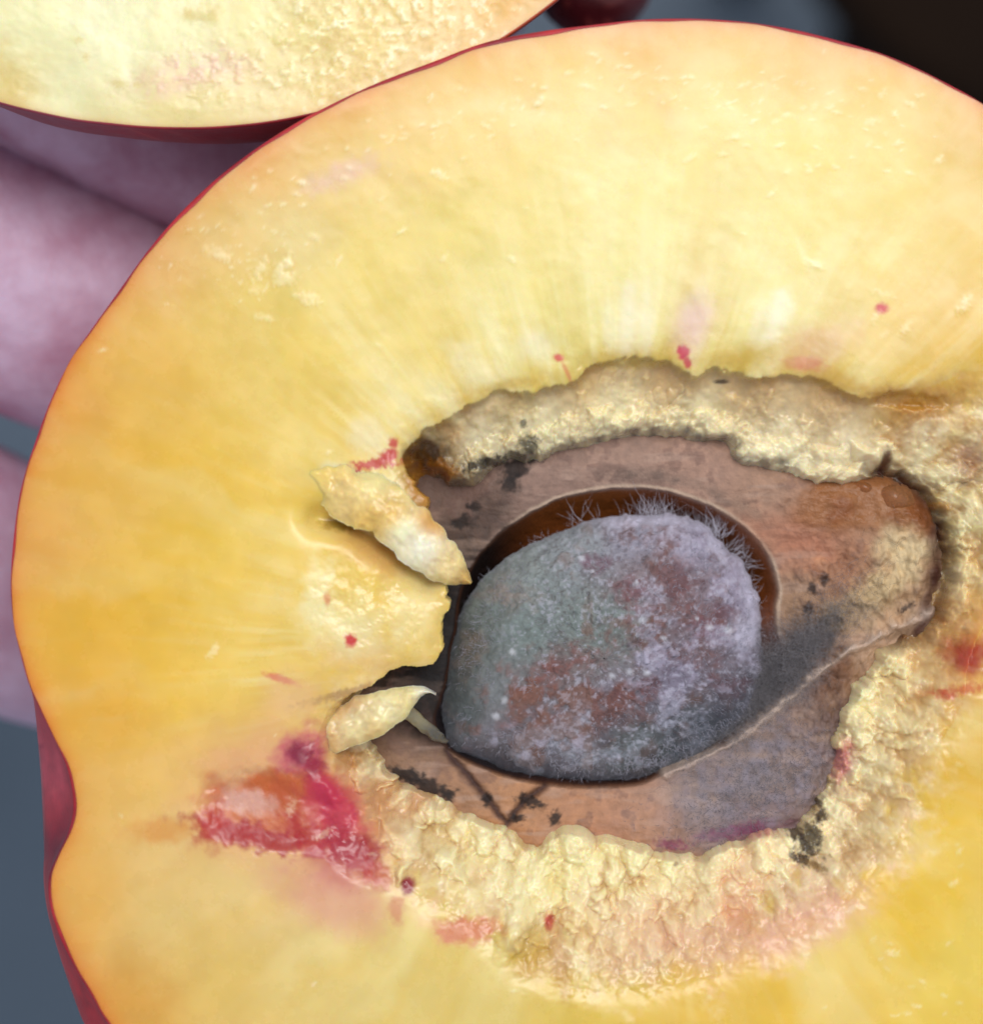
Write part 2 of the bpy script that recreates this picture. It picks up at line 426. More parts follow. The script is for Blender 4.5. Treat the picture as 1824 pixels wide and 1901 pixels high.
WALL_CTRL = [  # torn flesh round the stone
 (830,800,(188,146,84)),(950,740,(206,172,104)),(1100,700,(210,172,108)),(1250,700,(204,164,104)),(1400,715,(208,170,112)),(1550,745,(206,168,112)),
 (830,870,(150,118,78)),(900,820,(220,208,170)),(1000,790,(232,220,178)),(1150,765,(236,222,176)),(1300,770,(236,222,178)),(1450,830,(240,228,190)),(1600,840,(234,218,180)),
 (1700,760,(206,158,72)),(1800,780,(224,186,96)),(1800,850,(190,160,120)),(1720,880,(208,182,136)),(1850,900,(190,164,88)),
 (1780,970,(184,164,76)),(1770,1060,(232,200,130)),(1700,1180,(226,194,140)),(1780,1150,(228,180,110)),(1690,1270,(232,206,150)),(1600,1300,(236,226,176)),
 (1620,1400,(226,194,140)),(1700,1400,(226,190,120)),(1600,1500,(232,202,150)),(1500,1660,(234,190,150)),(1420,1640,(232,200,150)),(1300,1700,(232,198,150)),
 (1200,1640,(234,214,150)),(1100,1600,(236,222,156)),(1000,1640,(234,220,150)),(1100,1740,(226,196,120)),(900,1580,(230,212,150)),(820,1600,(228,206,140)),
 (760,1540,(214,182,122)),(700,1480,(206,172,118)),(640,1420,(200,160,96)),(900,1680,(232,198,130)),(1000,1780,(222,190,104)),(800,1660,(226,184,120)),(1250,1780,(230,180,120)),(1400,1730,(236,190,140))]

# nubs of torn flesh raised out of the wall: x, y, angle, half length, half width, height
NUBS = []
def scatter_nubs():
    r = random.Random(11)
    y = 660.0
    while y < 1860:
        x = 560.0
        while x < 1900:
            px = x+r.uniform(-13, 13); py = y+r.uniform(-13, 13); x += 25
            a = sd_rim(np.array([px]), np.array([py]))[0]; b = -sd_st(np.array([px]), np.array([py]))[0]
            if a < -30 or b < -16: continue
            low = py > 1180 or px > 1640
            if not low:
                if a < 30 or r.random() < 0.5: continue
            if r.random() < 0.16: continue
            ang = math.degrees(math.atan2(py-C0[1], px-C0[0]))+r.uniform(-35, 35)
            L = r.choice((r.uniform(12, 22), r.uniform(20, 44))); f = min(1, max(0.15, (a+30)/130.0))
            h = r.uniform(6, 25)*f if low else r.uniform(3, 10)
            if px > 1600 and py < 950: h *= 0.6
            NUBS.append((px, py, ang, L, L*r.uniform(0.5, 0.8), h))
        y += 25
scatter_nubs()
def scallops():
    r = random.Random(8)
    pts = stone_s
    for k in range(0, len(pts), 1):
        x, y = pts[k]
        if y > 1050 or x < 850: continue
        for q in range(2):
            dx = x-C0[0]; dy = y-C0[1]; L = math.hypot(dx, dy); o = r.uniform(6, 34)
            NUBS.append((x+dx/L*o+r.uniform(-9, 9), y+dy/L*o+r.uniform(-5, 5), math.degrees(math.atan2(dy, dx)), r.uniform(16, 26), r.uniform(11, 17), r.uniform(14, 26)))
scallops()
BIG_NUBS = [(1612,1292,20,34,30,46),(1606,1352,80,38,26,42),(1660,1222,40,40,18,40),(1700,1190,60,36,16,34),(1590,1232,10,30,24,30),(1650,1330,30,26,20,28),
 (1770,875,-10,48,22,36),(1640,838,12,44,20,34),(1560,842,5,26,18,24),(1480,830,0,30,22,26),(1420,826,0,28,24,24),(1350,790,0,26,22,24),(960,836,10,22,20,22),(1040,820,80,26,18,22),
 (895,1560,80,44,26,40),(1065,1580,85,48,30,44),(1190,1590,95,50,28,44),(1140,1640,90,40,22,34),(1000,1640,88,50,24,40),(930,1640,85,40,20,34),(840,1620,60,40,20,30),(960,1720,115,70,24,40),
 (1330,1640,95,46,26,36),(1260,1620,95,40,22,34),(1420,1610,80,34,22,30),(670,1440,80,34,22,36),(740,1560,50,46,28,36),(1745,1080,60,40,24,30),(1740,1010,20,34,20,26),(1800,1100,80,30,18,24),(745,1615,120,26,11,30)]
def nub_height(x, y, nubs):
    h = np.zeros(len(x)); h2 = np.zeros(len(x))
    for cx, cy, ang, L, Wd, hh in nubs:
        R = L*1.5
        s = np.nonzero((np.abs(x-cx) < R) & (np.abs(y-cy) < R))[0]
        if len(s) == 0: continue
        a = math.radians(ang); X = x[s]-cx; Y = y[s]-cy
        u = (X*math.cos(a)+Y*math.sin(a))/L; v = (-X*math.sin(a)+Y*math.cos(a))/Wd
        d = u*u+v*v
        v_ = hh*np.clip(1-d/1.5, 0, 1)**0.9
        h2[s] = np.maximum(h2[s], np.minimum(h[s], v_)); h[s] = np.maximum(h[s], v_)
    return h, h2

# wet glints painted as pale flecks, plus torn cells: x, y, size
GLINTS_AND_CELLS = [(472,540,13),(480,500,16),(520,500,20),(530,520,18),(570,556,18),(490,590,13),(400,465,18),(410,475,14),(582,440,11),(745,430,8),(950,483,8),(823,480,8),(628,485,8),
 (1510,492,12),(1362,255,10),(1385,270,7),(1280,293,10),(1460,320,7),(1430,360,8),(1460,213,8),(1510,200,9),(1540,198,8),(1620,225,11),(1600,165,8),(1635,175,9),(1690,193,9),(1170,195,8),
 (1640,548,14),(1625,590,11),(1680,612,11),(1640,622,9),(1790,565,14),(395,1210,12),(1085,160,10),(1000,190,11),(960,185,8),(1055,135,8),(1180,140,10),(820,330,9),(700,640,7),(810,320,10),
 (930,200,9),(640,330,8),(560,340,8),(1720,1275,9),(1655,1770,10),(1640,1520,8),(1690,1470,7),(1580,1690,9),(1620,1745,8),(1780,1420,8),(1770,1640,9),(1110,1860,9),(690,1590,7),(600,1550,12),(540,1500,15)]
def scatter_glints_and_cells():
    r = random.Random(5)
    for k in range(90):                     # fine torn cells near the upper skin
        t = r.random(); x = 480+t*1000+r.gauss(0, 30); y = 360-210*math.sin(t*2.0)+r.gauss(0, 34)
        GLINTS_AND_CELLS.append((x, y, r.uniform(3, 7)))
    for k in range(60): GLINTS_AND_CELLS.append((r.gauss(440, 60), r.gauss(470, 60), r.uniform(2.5, 5)))
    for k in range(50): GLINTS_AND_CELLS.append((r.uniform(1300, 1750), r.uniform(140, 330), r.uniform(3, 8)))
    for k in range(34): GLINTS_AND_CELLS.append((r.uniform(1400, 1824), r.uniform(1480, 1900), r.uniform(3, 7)))
    for k in range(24): GLINTS_AND_CELLS.append((r.uniform(100, 1824), r.uniform(300, 1900), r.uniform(3, 6)))
scatter_glints_and_cells()

def flesh_fields(x, y):
    n1 = fbm(x*0.02, y*0.02, 1, 5); n2 = fbm(x*0.06, y*0.06, 2, 4); n3 = fbm(x*0.006, y*0.006, 3, 4)
    do = sd_out(x, y)
    jag = 11*fbm(x*0.03, y*0.03, 9, 3)+5*n2+np.clip(sstep(1250, 1400, y), 0, 1)*(34*fbm(x*0.009, y*0.009, 19, 3)+20*n1)
    steep = np.clip(1-sstep(1150, 1320, y), 0, 1)*(1-0.96*sstep(1580, 1720, x))
    dA = sd_rim(x, y)+jag*np.clip(0.35+0.65*steep, 0, 1)
    dB = np.maximum(0, -sd_st(x+16*n1+9*n2, y+16*fbm(x*0.025, y*0.025, 14, 3)))
    ins = dA > 0
    t = np.where(ins, np.clip(dA, 0, None)/(np.clip(dA, 0, None)+dB+1e-6), 0)
    ps = 0.30*(1-np.exp(-np.clip(dA, 0, 200)/6.0))+0.70*t**1.1
    pg = sstep(-0.15, 1.08, t); pg = (pg-sstep(-0.15, 1.08, 0))/(1-sstep(-0.15, 1.08, 0))
    prof = ps*steep+pg*(1-steep)
    z = 1.6*n3+0.35*n1
    z = z-8*sstep(40, 0, do)*0
    # rounded shoulder just outside the rim
    z = z-14*np.exp(-np.clip(-dA, 0, 400)/26.0)*(1-ins)
    z = np.where(ins, -14+prof*(-116), z)
    und = np.clip(sd_st(x+16*n1+9*n2, y+16*fbm(x*0.025, y*0.025, 14, 3)), 0, 100)
    z = z-np.where(ins, und*3.2, 0)
    wall = sstep(0, 14, dA)*(dB > 0)
    rough = sstep(-10, 30, dA)*steep+(1-steep)*sstep(-50, 90, dA)
    an = np.arctan2(y-C0[1], x-C0[0]); rd = np.hypot(x-C0[0], y-C0[1])
    colm = fbm(an*19+0.9*n1, rd*0.021+0.5*n3, 29, 4)
    z = z+rough*(8*n1+4*n2)+rough*(1-steep)*9*colm
    nubmask = (steep*sstep(0, 20, dA)+(1-steep)*sstep(-40, 40, dA))*(1-sstep(6, 24, und))
    nubmask = nubmask*(1-np.exp(-((dB-6)/18)**2)*sstep(1600, 1660, x)*sstep(820, 880, y)*(1-sstep(1190, 1230, y)))
    # soft torn lobe on the left of the hollow with a crease along its upper side
    lobe = sstep(0, 1, 1-np.sqrt(((x-690)/190)**2+((y-1120)/175)**2))
    notin = ~ins
    z = z+notin*(-26*sstep(560, 840, x)*sstep(940, 1000, y)*(1-sstep(1240, 1300, y)))
    line = [(590, 962), (650, 972), (715, 1015), (790, 1075)]
    cre = np.full(len(x), 1e9)
    for (ax, ay), (bx, by) in zip(line[:-1], line[1:]):
        L = (bx-ax)**2+(by-ay)**2; tt = np.clip(((x-ax)*(bx-ax)+(y-ay)*(by-ay))/L, 0, 1)
        cre = np.minimum(cre, np.hypot(x-ax-tt*(bx-ax), y-ay-tt*(by-ay)))
    z = z-notin*48*np.exp(-(cre/26)**2)
    z = z+notin*lobe*(7*n1+2*n2)
    # the red torn pocket, lower left
    pk = blob(x, y, 500, 1505, 125, 62, 12, 0.35, 0.25, 3)+0
    z = z-15*pk+pk*(1*n2+4*n1)
    pk2 = blob(x, y, 660, 1570, 70, 45, 40, 0.4, 0.3, 4); z = z-10*pk2+4*pk2*n1
    # folded step in the flesh on the right
    fold = 1-sstep(-26, 26, (y-(748-0.50*(x-1640)))+8*n1)
    z = z+np.where(ins, 0, 0)
    z = z-30*np.exp(-((dB-6)/14)**2)*sstep(1600, 1660, x)*sstep(820, 880, y)*(1-sstep(1190, 1230, y))
    z = z-11*blob(x, y, 1690, 742, 62, 13, 4, 0.5, 0.3, 33)
    # radial fibre relief near the hollow
    ang = np.arctan2(-(y-C0[1]), -(x-C0[0])); rr = np.hypot(x-C0[0], y-C0[1])
    st = 1.1*fbm(ang*15+0.3*n3, rr*0.003, 21, 2)+0.55*fbm(ang*44+0.5*n3, rr*0.006, 22, 3)
    near = np.exp(-np.clip(-dA, 0, 900)/130.0)*(~ins)*(1-0.9*sstep(0.0, 0.25, lobe))*(1-0.75*sstep(1250, 1450, y))
    far = np.exp(-np.clip(-dA, 0, 2000)/420.0)*(~ins)*(1-0.9*sstep(0.0, 0.25, lobe))
    st2 = fbm(ang*9+0.8*n3, rr*0.0016, 24, 3)
    z = z+0.7*st*near+0.5*st2*far
    return dict(z=z, dA=dA, dB=dB, t=t, do=do, n1=n1, n2=n2, n3=n3, ins=ins, steep=steep, near=near, st=st, st2=st2, far=far, fine=fbm(ang*70+1.2*n3, rr*0.007, 27, 3), nubmask=nubmask, cre=cre, lobe=lobe, pk=pk, colm=colm)

def red_layers(x, y, tint):
    def put(col, m): nonlocal tint; tint = mix(tint, lin(col)*0.97+0.004, np.clip(m*0.97, 0, 1))
    # stained pocket
    put((232,168,130), 0.7*blob(x, y, 540, 1500, 200, 120, 20, 0.6, 0.4, 1))
    put((226,150,60), 0.65*blob(x, y, 300, 1542, 62, 22, -5, 0.6, 0.4, 1))
    put((214,120,76), 0.95*blob(x, y, 480, 1500, 110, 58, 5, 0.35, 0.4, 2))
    put((206,104,44), 0.9*blob(x, y, 530, 1462, 75, 34, -12, 0.4, 0.5, 3))
    put((198,92,50), 0.8*blob(x, y, 556, 1490, 60, 46, 10, 0.5, 0.6, 5))
    put((228,176,160), 0.9*blob(x, y, 462, 1490, 50, 24, 12, 0.5, 0.5, 5))
    put((176,34,48), 0.95*blob(x, y, 480, 1555, 120, 22, 12, 0.5, 0.7, 6))
    put((192,52,50), 0.85*blob(x, y, 395, 1540, 30, 34, 10, 0.6, 0.9, 6))
    put((186,40,48), 0.9*blob(x, y, 580, 1552, 60, 30, 20, 0.5, 0.6, 7))
    put((206,52,84), 0.95*blob(x, y, 622, 1510, 44, 80, -28, 0.5, 0.4, 8))
    put((196,40,76), 0.8*blob(x, y, 600, 1470, 24, 44, -30, 0.5, 0.5, 8))
    put((204,70,110), 0.9*blob(x, y, 562, 1392, 50, 34, -35, 0.6, 0.5, 9))
    put((140,18,56), 0.95*blob(x, y, 558, 1404, 26, 24, 10, 0.6, 0.6, 10))
    put((160,26,60), 0.9*blob(x, y, 582, 1425, 22, 18, 40, 0.6, 0.6, 10))
    put((168,26,48), 0.95*blob(x, y, 655, 1580, 52, 30, 30, 0.5, 0.6, 11))
    put((190,70,84), 0.7*blob(x, y, 630, 1610, 60, 44, 20, 0.7, 0.5, 12))
    put((196,64,60), 0.7*blob(x, y, 700, 1628, 34, 20, 30, 0.6, 0.6, 12))
    put((150,14,40), blob(x, y, 757, 1647, 13, 17, 10, 0.4, 0.3, 13))
    put((226,150,140), 0.6*blob(x, y, 620, 1670, 110, 50, 20, 0.7, 0.4, 14))
    put((214,120,100), 0.6*blob(x, y, 735, 1690, 14, 24, 0, 0.6, 0.6, 14))
    put((222,128,100), 0.85*blob(x, y, 862, 1730, 56, 24, 0, 0.5, 0.6, 15))
    put((196,52,56), 0.9*blob(x, y, 1021, 1722, 9, 15, 0, 0.5, 0.3, 16))
    put((190,120,60), 0.5*blob(x, y, 1040, 1790, 18, 60, -10, 0.6, 0.5, 16))
    # small flecks
    put((214,50,60), blob(x, y, 1637, 572, 12, 10, 0, 0.5, 0.3, 17))
    put((212,34,72), blob(x, y, 1268, 652, 11, 13, 0, 0.4, 0.4, 18)); put((206,44,70), 0.9*blob(x, y, 1276, 672, 7, 12, -20, 0.4, 0.3, 18))
    put((232,180,186), 0.5*blob(x, y, 1285, 600, 34, 50, 20, 0.8, 0.3, 18))
    put((222,70,74), 0.9*blob(x, y, 1037, 664, 9, 7, 20, 0.5, 0.3, 19)); put((226,120,100), 0.6*blob(x, y, 1052, 690, 4, 20, -25, 0.5, 0.2, 19))
    put((222,112,86), 0.75*blob(x, y, 1495, 674, 32, 12, 5, 0.6, 0.5, 20)); put((236,190,150), 0.6*blob(x, y, 1520, 640, 70, 36, -20, 0.7, 0.4, 20))
    put((204,62,62), 0.95*blob(x, y, 690, 862, 44, 9, -6, 0.5, 0.8, 21)); put((206,56,62), 0.95*blob(x, y, 722, 846, 16, 13, 0, 0.5, 0.6, 21)); put((210,62,66), 0.9*blob(x, y, 730, 822, 9, 10, 0, 0.5, 0.4, 21))
    put((190,60,60), 0.8*blob(x, y, 656, 880, 12, 8, 0, 0.5, 0.6, 21))
    put((216,62,64), blob(x, y, 651, 1190, 11, 12, 30, 0.4, 0.4, 22)); put((226,130,80), 0.7*blob(x, y, 607, 1112, 6, 11, 0, 0.5, 0.3, 22))
    put((226,104,80), 0.85*blob(x, y, 522, 1261, 30, 7, 18, 0.5, 0.4, 23))
    put((236,190,150), 0.5*blob(x, y, 545, 1290, 50, 40, 0, 0.7, 0.4, 23))
    put((238,196,170), 0.75*blob(x, y, 635, 322, 62, 22, -22, 0.8, 0.6, 24))
    put((224,158,88), 0.55*blob(x, y, 1800, 1200, 60, 90, 20, 0.9, 0.5, 25)); put((176,54,44), 0.95*blob(x, y, 1808, 1216, 40, 34, -20, 0.8, 0.6, 25))
    put((206,84,52), 0.7*blob(x, y, 1790, 1282, 52, 8, -8, 0.7, 0.8, 26)); put((204,70,40), 0.7*blob(x, y, 1762, 1295, 14, 8, 0, 0.6, 0.6, 26))
    put((238,180,160), 0.65*blob(x, y, 1500, 1720, 110, 42, -25, 0.7, 0.4, 27)); put((226,140,104), 0.5*blob(x, y, 1380, 1690, 40, 60, 0, 0.7, 0.6, 28))
    put((214,110,124), 0.8*blob(x, y, 1582, 1425, 18, 34, 10, 0.6, 0.6, 29)); put((208,90,110), 0.6*blob(x, y, 1440, 1555, 50, 12, -20, 0.6, 0.7, 29))
    put((238,186,160), 0.5*blob(x, y, 1320, 1760, 90, 40, 0, 0.8, 0.5, 30)); put((236,192,160), 0.5*blob(x, y, 1180, 1740, 80, 60, 0, 0.8, 0.5, 30))
    return tint

def flesh_tint(x, y, F, nubh):
    warp = 26*F['n1']
    base = idw(x+warp, y-warp, FLESH_CTRL, 3.4, 70)
    base = base*(1+0.05*F['n1']+0.04*F['n3'])[:, None]
    # translucent golden rim under the skin, uneven
    do = F['do']
    base = mix(base, lin((228,158,70)), 0.5*np.exp(-np.clip(do, 0, None)/(60+40*F['n3']))*(0.75+0.5*F['n1']))
    base = mix(base, lin((222,106,40)), 0.85*np.exp(-np.clip(do, 0, None)/(15+9*F['n3'])))
    # pale fibres running out from the stone
    s = np.clip(F['st']*1.5+0.08, -1, 1)*F['near']
    up = np.clip(F['steep'], 0.35, 1)
    base = mix(base, lin((246,236,196)), np.clip(s, 0, 1)*0.75*up)
    base = mix(base, lin((214,182,88)), np.clip(-s, 0, 1)*0.6*up)
    fine = F['fine']*np.exp(-np.clip(-F['dA'], 0, 2000)/260.0)*(~F['ins'])*(1-0.9*sstep(0.0, 0.25, F['lobe']))*(1-0.72*sstep(1250, 1500, y))*(0.7+0.5*F['n3'])
    base = mix(base, lin((250,240,200)), np.clip(fine*1.2, 0, 1)*0.5); base = mix(base, lin((214,172,78)), np.clip(-fine*1.2, 0, 1)*0.35)
    base = mix(base, lin((246,232,176)), np.clip(F['st2']*1.3*F['far'], 0, 1)*0.6)
    base = mix(base, lin((226,184,80)), np.clip(-F['st2']*1.3*F['far'], 0, 1)*0.55)
    # olive translucent lip right at the rim
    lip = np.exp(-((np.clip(-F['dA'], 0, None)-8)/22)**2)*(~F['ins'])*F['steep']*(0.55+0.45*sstep(-0.2, 0.4, F['n1']))
    base = mix(base, lin((206,168,72)), 0.6*lip)
    wall = idw(x+warp, y+warp, WALL_CTRL, 3.6, 40)
    wm = sstep(-2, 10, F['dA'])*F['steep']+sstep(-50, 70, F['dA']+70*F['n1']+40*F['n2']*1.0)*(1-F['steep'])
    wall = wall*(1+0.12*F['n1']+0.12*F['n2'])[:, None]
    q = F['colm']; q2 = fbm(x*0.016, y*0.016, 37, 3); low = 1-F['steep']
    wall = mix(wall, lin((192,142,76)), 0.75*low*np.clip(1-nubh/11.0, 0, 1)*sstep(-20, 60, F['dA'])*np.clip(0.75+0.9*F['n1'], 0, 1))
    wall = mix(wall, lin((214,172,104)), 0.55*low*sstep(0.05, 0.4, -q2))
    wall = mix(wall, lin((230,178,146)), 0.3*low*sstep(0.05, 0.4, q2))
    wall = mix(wall, lin((246,236,194)), 0.5*low*sstep(0.05, 0.4, q))
    wall = mix(wall, lin((240,228,178)), np.clip(nubh/24.0, 0, 1)*0.6*(0.35+0.65*(1-F['steep'])))
    wall = wall*0.86+(wall@np.array([0.3, 0.6, 0.1]))[:, None]*np.array([1.08, 1.0, 0.9])*0.25
    wall = mix(wall, lin((190,136,74)), np.clip(0.5*low*F['crease']*(0.7+0.9*F['n1']), 0, 0.6))
    wall = mix(wall, lin((170,130,84)), np.clip(0.12*(1-low)*F['crease'], 0, 0.5))
    tint = mix(base, wall, wm)
    # oxidized brown with painted shade under the lip, dark mould where flesh meets stone
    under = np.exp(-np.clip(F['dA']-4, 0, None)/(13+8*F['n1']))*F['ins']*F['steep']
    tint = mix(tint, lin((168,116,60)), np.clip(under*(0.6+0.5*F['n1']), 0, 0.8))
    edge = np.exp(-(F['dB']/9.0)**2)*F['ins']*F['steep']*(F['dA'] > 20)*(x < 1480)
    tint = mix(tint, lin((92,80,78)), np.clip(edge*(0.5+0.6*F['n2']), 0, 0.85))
    crk = np.exp(-((F['dB']-4)/22)**2)*sstep(1600, 1660, x)*sstep(820, 880, y)*(1-sstep(1190, 1230, y))*np.clip(0.75+0.8*F['n1'], 0, 1)
    tint = mix(tint, lin((70,28,20)), np.clip(crk, 0, 0.95))
    def put(col, m): nonlocal tint; tint = mix(tint, lin(col), np.clip(m, 0, 1))
    put((58,34,20), 0.9*blob(x, y, 795, 838, 40, 34, -30, 0.6, 0.6, 40)); put((150,96,36), 0.8*blob(x, y, 815, 868, 30, 16, 20, 0.5, 0.7, 41))
    put((176,118,44), 0.85*blob(x, y, 776, 905, 26, 56, -20, 0.5, 0.4, 42)); put((40,32,28), 0.8*blob(x, y, 985, 822, 20, 16, 0, 0.5, 0.7, 43)); put((60,56,54), 0.7*blob(x, y, 972, 783, 7, 9, 0, 0.5, 0.5, 44))
    put((52,44,42), 0.85*blob(x, y, 900, 858, 44, 10, -12, 0.5, 0.8, 44))
    put((60,40,30), 0.8*blob(x, y, 1345, 705, 13, 4, 0, 0.5, 0.3, 45)); put((78,30,16), 0.9*blob(x, y, 1660, 855, 11, 24, 5, 0.5, 0.4, 46)); put((86,36,18), 0.85*blob(x, y, 1730, 960, 22, 50, -28, 0.5, 0.6, 47))
    put((52,22,16), 0.95*blob(x, y, 1748, 1010, 16, 40, 15, 0.5, 0.6, 48)); put((84,26,26), 0.9*blob(x, y, 1735, 1070, 20, 34, 20, 0.5, 0.6, 49)); put((60,18,22), 0.95*blob(x, y, 1713, 1145, 17, 34, -12, 0.5, 0.6, 50))
    put((110,60,24), 0.8*blob(x, y, 1768, 1155, 10, 7, 30, 0.5, 0.4, 51)); put((170,108,50), 0.6*blob(x, y, 1670, 738, 70, 20, 6, 0.6, 0.5, 52)); put((176,120,40), 0.7*blob(x, y, 1730, 745, 80, 30, -20, 0.7, 0.4, 53))  # brown patches at the fold paint the shade beneath it
    put((150,84,70), 0.5*blob(x, y, 1810, 860, 30, 30, 0, 0.7, 0.6, 54)); put((160,110,50), 0.7*blob(x, y, 1770, 940, 40, 10, 8, 0.6, 0.6, 55))
    for cx, cy, rx, ry in ((1512,1590,24,14),(1520,1560,16,26),(1500,1610,20,10),(1530,1500,14,20),(1545,1460,12,16),(1490,1560,14,12),(1540,1530,9,12)):
        put((58,42,34), 0.85*blob(x, y, cx, cy, rx, ry, 20, 0.5, 0.9, 56+cx % 7))
    put((130,90,40), 0.7*blob(x, y, 1530, 1622, 16, 8, 20, 0.5, 0.5, 60)); put((110,40,70), 0.7*blob(x, y, 1250, 1575, 30, 10, 10, 0.5, 0.7, 61))
    put((110,80,50), 0.6*blob(x, y, 1262, 1620, 5, 4, 0, 0.5, 0.3, 61)); put((176,120,52), 0.75*blob(x, y, 640, 1415, 34, 22, 30, 0.6, 0.7, 62)); put((180,132,70), 0.6*blob(x, y, 690, 1510, 30, 50, -30, 0.7, 0.6, 63))
    put((196,150,40), 0.7*blob(x, y, 985, 1770, 34, 44, 10, 0.7, 0.4, 64)); put((150,104,72), 0.5*blob(x, y, 640, 1288, 80, 8, -14, 0.5, 0.7, 65))
    put((214,164,112), 0.65*blob(x, y, 690, 1020, 70, 34, 35, 0.7, 0.4, 66)); put((150,116,40), 0.7*blob(x, y, 628, 975, 34, 10, 5, 0.6, 0.4, 67)); put((242,228,178), 0.6*blob(x, y, 775, 1110, 46, 80, 10, 0.7, 0.6, 68))  # olive patch paints the shade of the recess under the flap
    put((246,234,186), 0.6*blob(x, y, 590, 1090, 26, 50, 10, 0.7, 0.7, 69)); put((226,186,140), 0.5*blob(x, y, 660, 1210, 60, 40, 0, 0.8, 0.6, 70)); put((244,234,190), 0.6*blob(x, y, 640, 1160, 70, 50, 20, 0.8, 0.8, 71))
    lum = tint@np.array([0.3, 0.6, 0.1])
    tint = mix(tint, lin((250,236,190)), np.full(len(x), 0.0))
    tint = np.clip(tint*1.04-lum[:, None]*np.array([0.0, 0.01, 0.04]), 0.002, 1)
    for cx, cy, rx, ry, a, c, k in ((1165,592,18,66,3,(252,242,212),0.75),(1200,600,12,50,0,(250,240,206),0.6),(1130,606,12,40,-4,(250,240,206),0.5),(1442,585,22,56,16,(252,242,212),0.8),(1405,600,12,40,12,(250,240,204),0.55),
            (1290,590,26,60,8,(248,232,206),0.5),(1000,640,34,30,-20,(248,238,202),0.6),(880,690,30,54,-38,(248,238,196),0.6),(820,740,16,60,-42,(248,238,190),0.55),(930,640,14,90,-30,(246,236,180),0.45),(760,760,14,70,-48,(246,234,186),0.5),
            (690,815,30,40,-50,(248,234,196),0.6),(640,880,14,40,-70,(248,236,200),0.5),(1390,662,56,20,-12,(212,176,78),0.75),(1160,668,70,12,0,(210,176,80),0.6),(1240,640,16,26,0,(220,190,96),0.4),(1480,640,30,36,10,(216,182,84),0.6),
            (1540,700,60,16,20,(214,170,84),0.6),(950,712,60,10,-12,(212,178,84),0.6),(1050,600,40,90,-10,(222,208,120),0.3),(1085,330,40,8,20,(246,234,170),0.5),(1360,215,14,60,-50,(246,232,170),0.4),(1490,470,6,40,-25,(250,238,180),0.5),(740,330,80,14,20,(222,184,100),0.35),(1240,215,20,40,-30,(232,194,120),0.5),(1120,230,30,60,-20,(236,200,124),0.3)):
        put(c, k*blob(x, y, cx, cy, rx, ry, a, 0.75, 0.45, cx % 17, 0.035))
    tint = red_layers(x, y, tint)
    return tint*np.array([0.915, 0.912, 0.86])

def build_polar(outline, centre, nth, rin, ts):
    th, R = polar(outline, centre, nth)
    r = rin[:, None]+(R-rin)[:, None]*ts[None]
    x = centre[0]+r*np.cos(th)[:, None]; y = centre[1]+r*np.sin(th)[:, None]
    return th, R, x.ravel(), y.ravel()

def skin_rings(th, R, RB, centre, depth, zoff=None, inset=5.0, nk=46, expo=0.92):
    rows = [R-inset, R-inset*0.35, R]; zs = [0.6, 1.2, -3.0]
    rows = [np.asarray(a) for a in rows]; zz = [np.full(len(th), v) for v in zs]
    for k in range(1, nk+1):
        ph = k/nk*math.pi/2
        z = -depth*math.sin(ph)
        w = sstep(0, 1, np.clip((-z-6)/170.0, 0, 1))
        base = R*(1-w)+RB*w
        rows.append(base*max(math.cos(ph), 0.002)**expo); zz.append(np.full(len(th), z-3))
    rr = np.array(rows); z = np.array(zz)
    x = centre[0]+rr*np.cos(th)[None]; y = centre[1]+rr*np.sin(th)[None]
    co = np.stack([x, y, z], -1)
    if zoff is not None:
        co[..., 2] += zoff(co[..., 0], co[..., 1], co[..., 2])
    return co.reshape(-1, 3), grid_faces(len(rows), len(th), False, True)[:, ::-1]

peach = thing('peach_half', (1130, 1200, -950), 'large halved yellow peach with red skin and an open mouldy stone hollow', 'peach', 'cut peach pieces')

